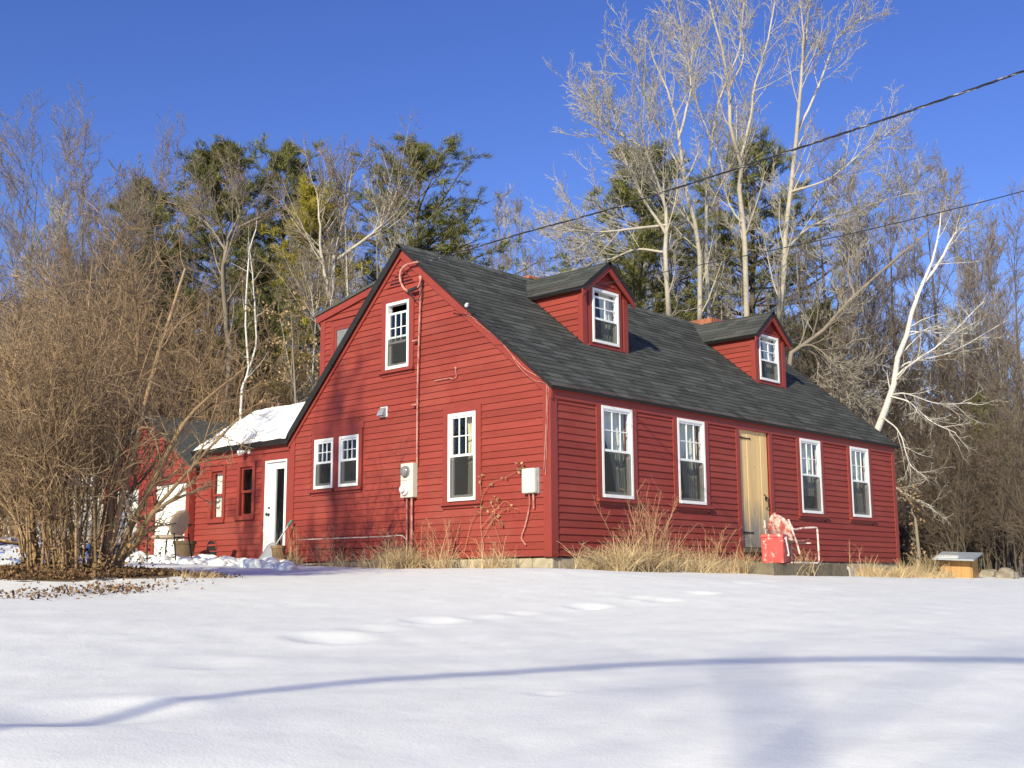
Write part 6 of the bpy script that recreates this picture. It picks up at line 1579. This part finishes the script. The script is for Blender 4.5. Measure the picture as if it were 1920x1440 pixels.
weed('straw_bundle', 'flattened bundle of long pale stalks at the near house corner', .45, -.75, 26, .42, .2, 91, 'straw', 1, .008, (-.75, -.1, 0), 'stalks')
weed('dead_weeds', 'weed stalks along the foot of the gable left of the corner', -.35, .75, 10, .5, .35, 92)

# climbing vine on the gable wall
def vine():
    o = on_x(930, 1040, -.05); e = tag(empty('climbing_vine', tuple(o)), 'leafless vine with curled orange leaves climbing the gable near the utility box', 'vine')
    r = np.random.default_rng(93); q = lambda x, y: on_x(x, y, -.045) - o
    paths = [[(912, 1045), (903, 980), (906, 930), (925, 905), (950, 895), (975, 880), (984, 872)], [(903, 990), (925, 965), (945, 940), (965, 952), (975, 955)], [(906, 1000), (930, 965), (922, 940), (935, 938)], [(870, 1040), (885, 980), (905, 955), (920, 950)],
             [(945, 1045), (935, 1000), (915, 955), (900, 950)], [(930, 970), (945, 985), (940, 975)], [(895, 1030), (920, 985), (940, 960), (960, 950)], [(905, 930), (903, 900), (905, 890)]]
    mb = MB(); pos = []
    for p in paths:
        s = smooth_path([q(*a) + V(-r.uniform(0, .04), 0, 0) for a in p], 30); mb.tube(s, np.linspace(.0035, .0018, 30), 4); pos.append(s[10:])
    mb.build('stem', M['weedstem'], e, True)
    P = np.vstack(pos); P = P[r.integers(0, len(P), 70)]; P = np.vstack([P, np.tile(q(980, 876), (26, 1)) + r.normal(0, .035, (26, 3)), np.tile(q(935, 940), (16, 1)) + r.normal(0, .04, (16, 3))]) - V(.02, 0, 0)
    v, f = leaf_quads(r, P, .05, -.4); link('leaves', npmesh('leaves', v, f), M['deadleaf'], e)
vine()

# ------------------------------------------------------------------ beyond the frame: what throws the shadows across the lawn
def road_cable():
    G_ = np.array([hit_ground(px, py) for px, py in ((0, 1366), (300, 1322), (600, 1282), (960, 1258), (1400, 1245), (1920, 1243))])
    ax = unit((G_[-1] - G_[0]) * V(1, 1, 0)); t = (G_ - G_[0]) @ ax
    tt = np.linspace(-9, t[-1] + 9, 60); q = [np.polyval(np.polyfit(t, G_[:, i], 2), np.clip(tt, -1, t[-1] + 1)) for i in range(3)]
    S = np.stack(q, 1) + ax * (tt - np.clip(tt, -1, t[-1] + 1))[:, None] + SUND * (9.0 / SUND[2])
    e = tag(empty('road_cable', tuple(S[0])), 'thick bundled road cable outside the picture whose shadow crosses the snow', 'cable')
    MB().tube(S - S[0], .047, 8).build('strand', M['wire'], e, True)
road_cable()
def shadow_trees():
    a, b = hit_ground(1470, 1440), hit_ground(1400, 1215)
    A = a + SUND * (16.0 / SUND[2]); B = b + SUND * (24. / SUND[2])
    ft = A + (A - B) * 1.9; ft[2] = gz(ft[0], ft[1])
    r = np.random.default_rng(5); c = lambda p: p - ft; sd = unit(np.cross(B - A, SUND))
    w, t = tree_from(r, [[V(0, 0, -.3), c(A), c((A + B) / 2), c(B)], [c(A), c(A * .5 + B * .5) - sd * 1.0, c(B) - sd * 2.6], [c(A - (B - A) * .2), c(A) - sd * 1.0, c(B) - sd * 3.6]], [(.06, .03), (.028, .012), (.028, .012)],
                     [(5, .5, 1, 40, 10, .12, .4, 5, .12, .05, .3, 4, .4, .014, None), (4, .2, 1, 40, 12, .5, .6, 3, .12, .05, .4, 3, .4, .01, None)], 7)
    e = tree_obj('roadside_tree', w, t, M['greybark'], M['twig_grey'], tuple(ft)); tag(e, 'tall bare roadside tree outside the picture whose faint shadow lies on the near snow', 'tree')
    # high-crowned trees further left whose twigs shade the gable
    for dist, ty, tz, lb in ((21, 4.9, 2.7, 'high-crowned bare tree outside the picture shading the left part of the gable'),):
        p = V(0, ty, 0) - V(math.cos(SUN_AZ), math.sin(SUN_AZ), 0) * dist; g = gz(p[0], p[1]); h = tz + dist * math.tan(SUN_EL) - g
        w, t = tree_from(r, [[V(0, 0, -.3), V(.1, .2, h * .5), V(0, -.1, h)]], [(.07, .02)], [(18, .72, 1, 32, 10, .16, .5, 6, .08, .1, .3, 4, .5, .014, None), (9, .1, 1, 34, 12, .5, .6, 4, .08, .06, .4, 3, .3, .011, None), (7, .1, 1, 34, 12, .5, .7, 2, .08, .06, .4, 3, .3, .01, None)], 7)
        e = tree_obj('roadside_tree', w, t, M['greybark'], M['twig_grey'], (p[0], p[1], g)); tag(e, lb, 'tree')
shadow_trees()
for i, (x, y, h_, k, lb) in enumerate(((-13.0, 3.1, 10.5, 'tall', 'bare tree outside the left edge whose shadow falls on the wing'), (-11.5, 7.5, 10, 'slim', 'other bare tree outside the left edge whose shadow falls on the garage'))):
    mk, h0 = KIND[k]; e = copy_tree(mk['src'], (x, y, gz(x, y)), i * 1.3, h_ / h0); e.scale = (h_ / h0,) * 3; tag(e, lb, 'tree')
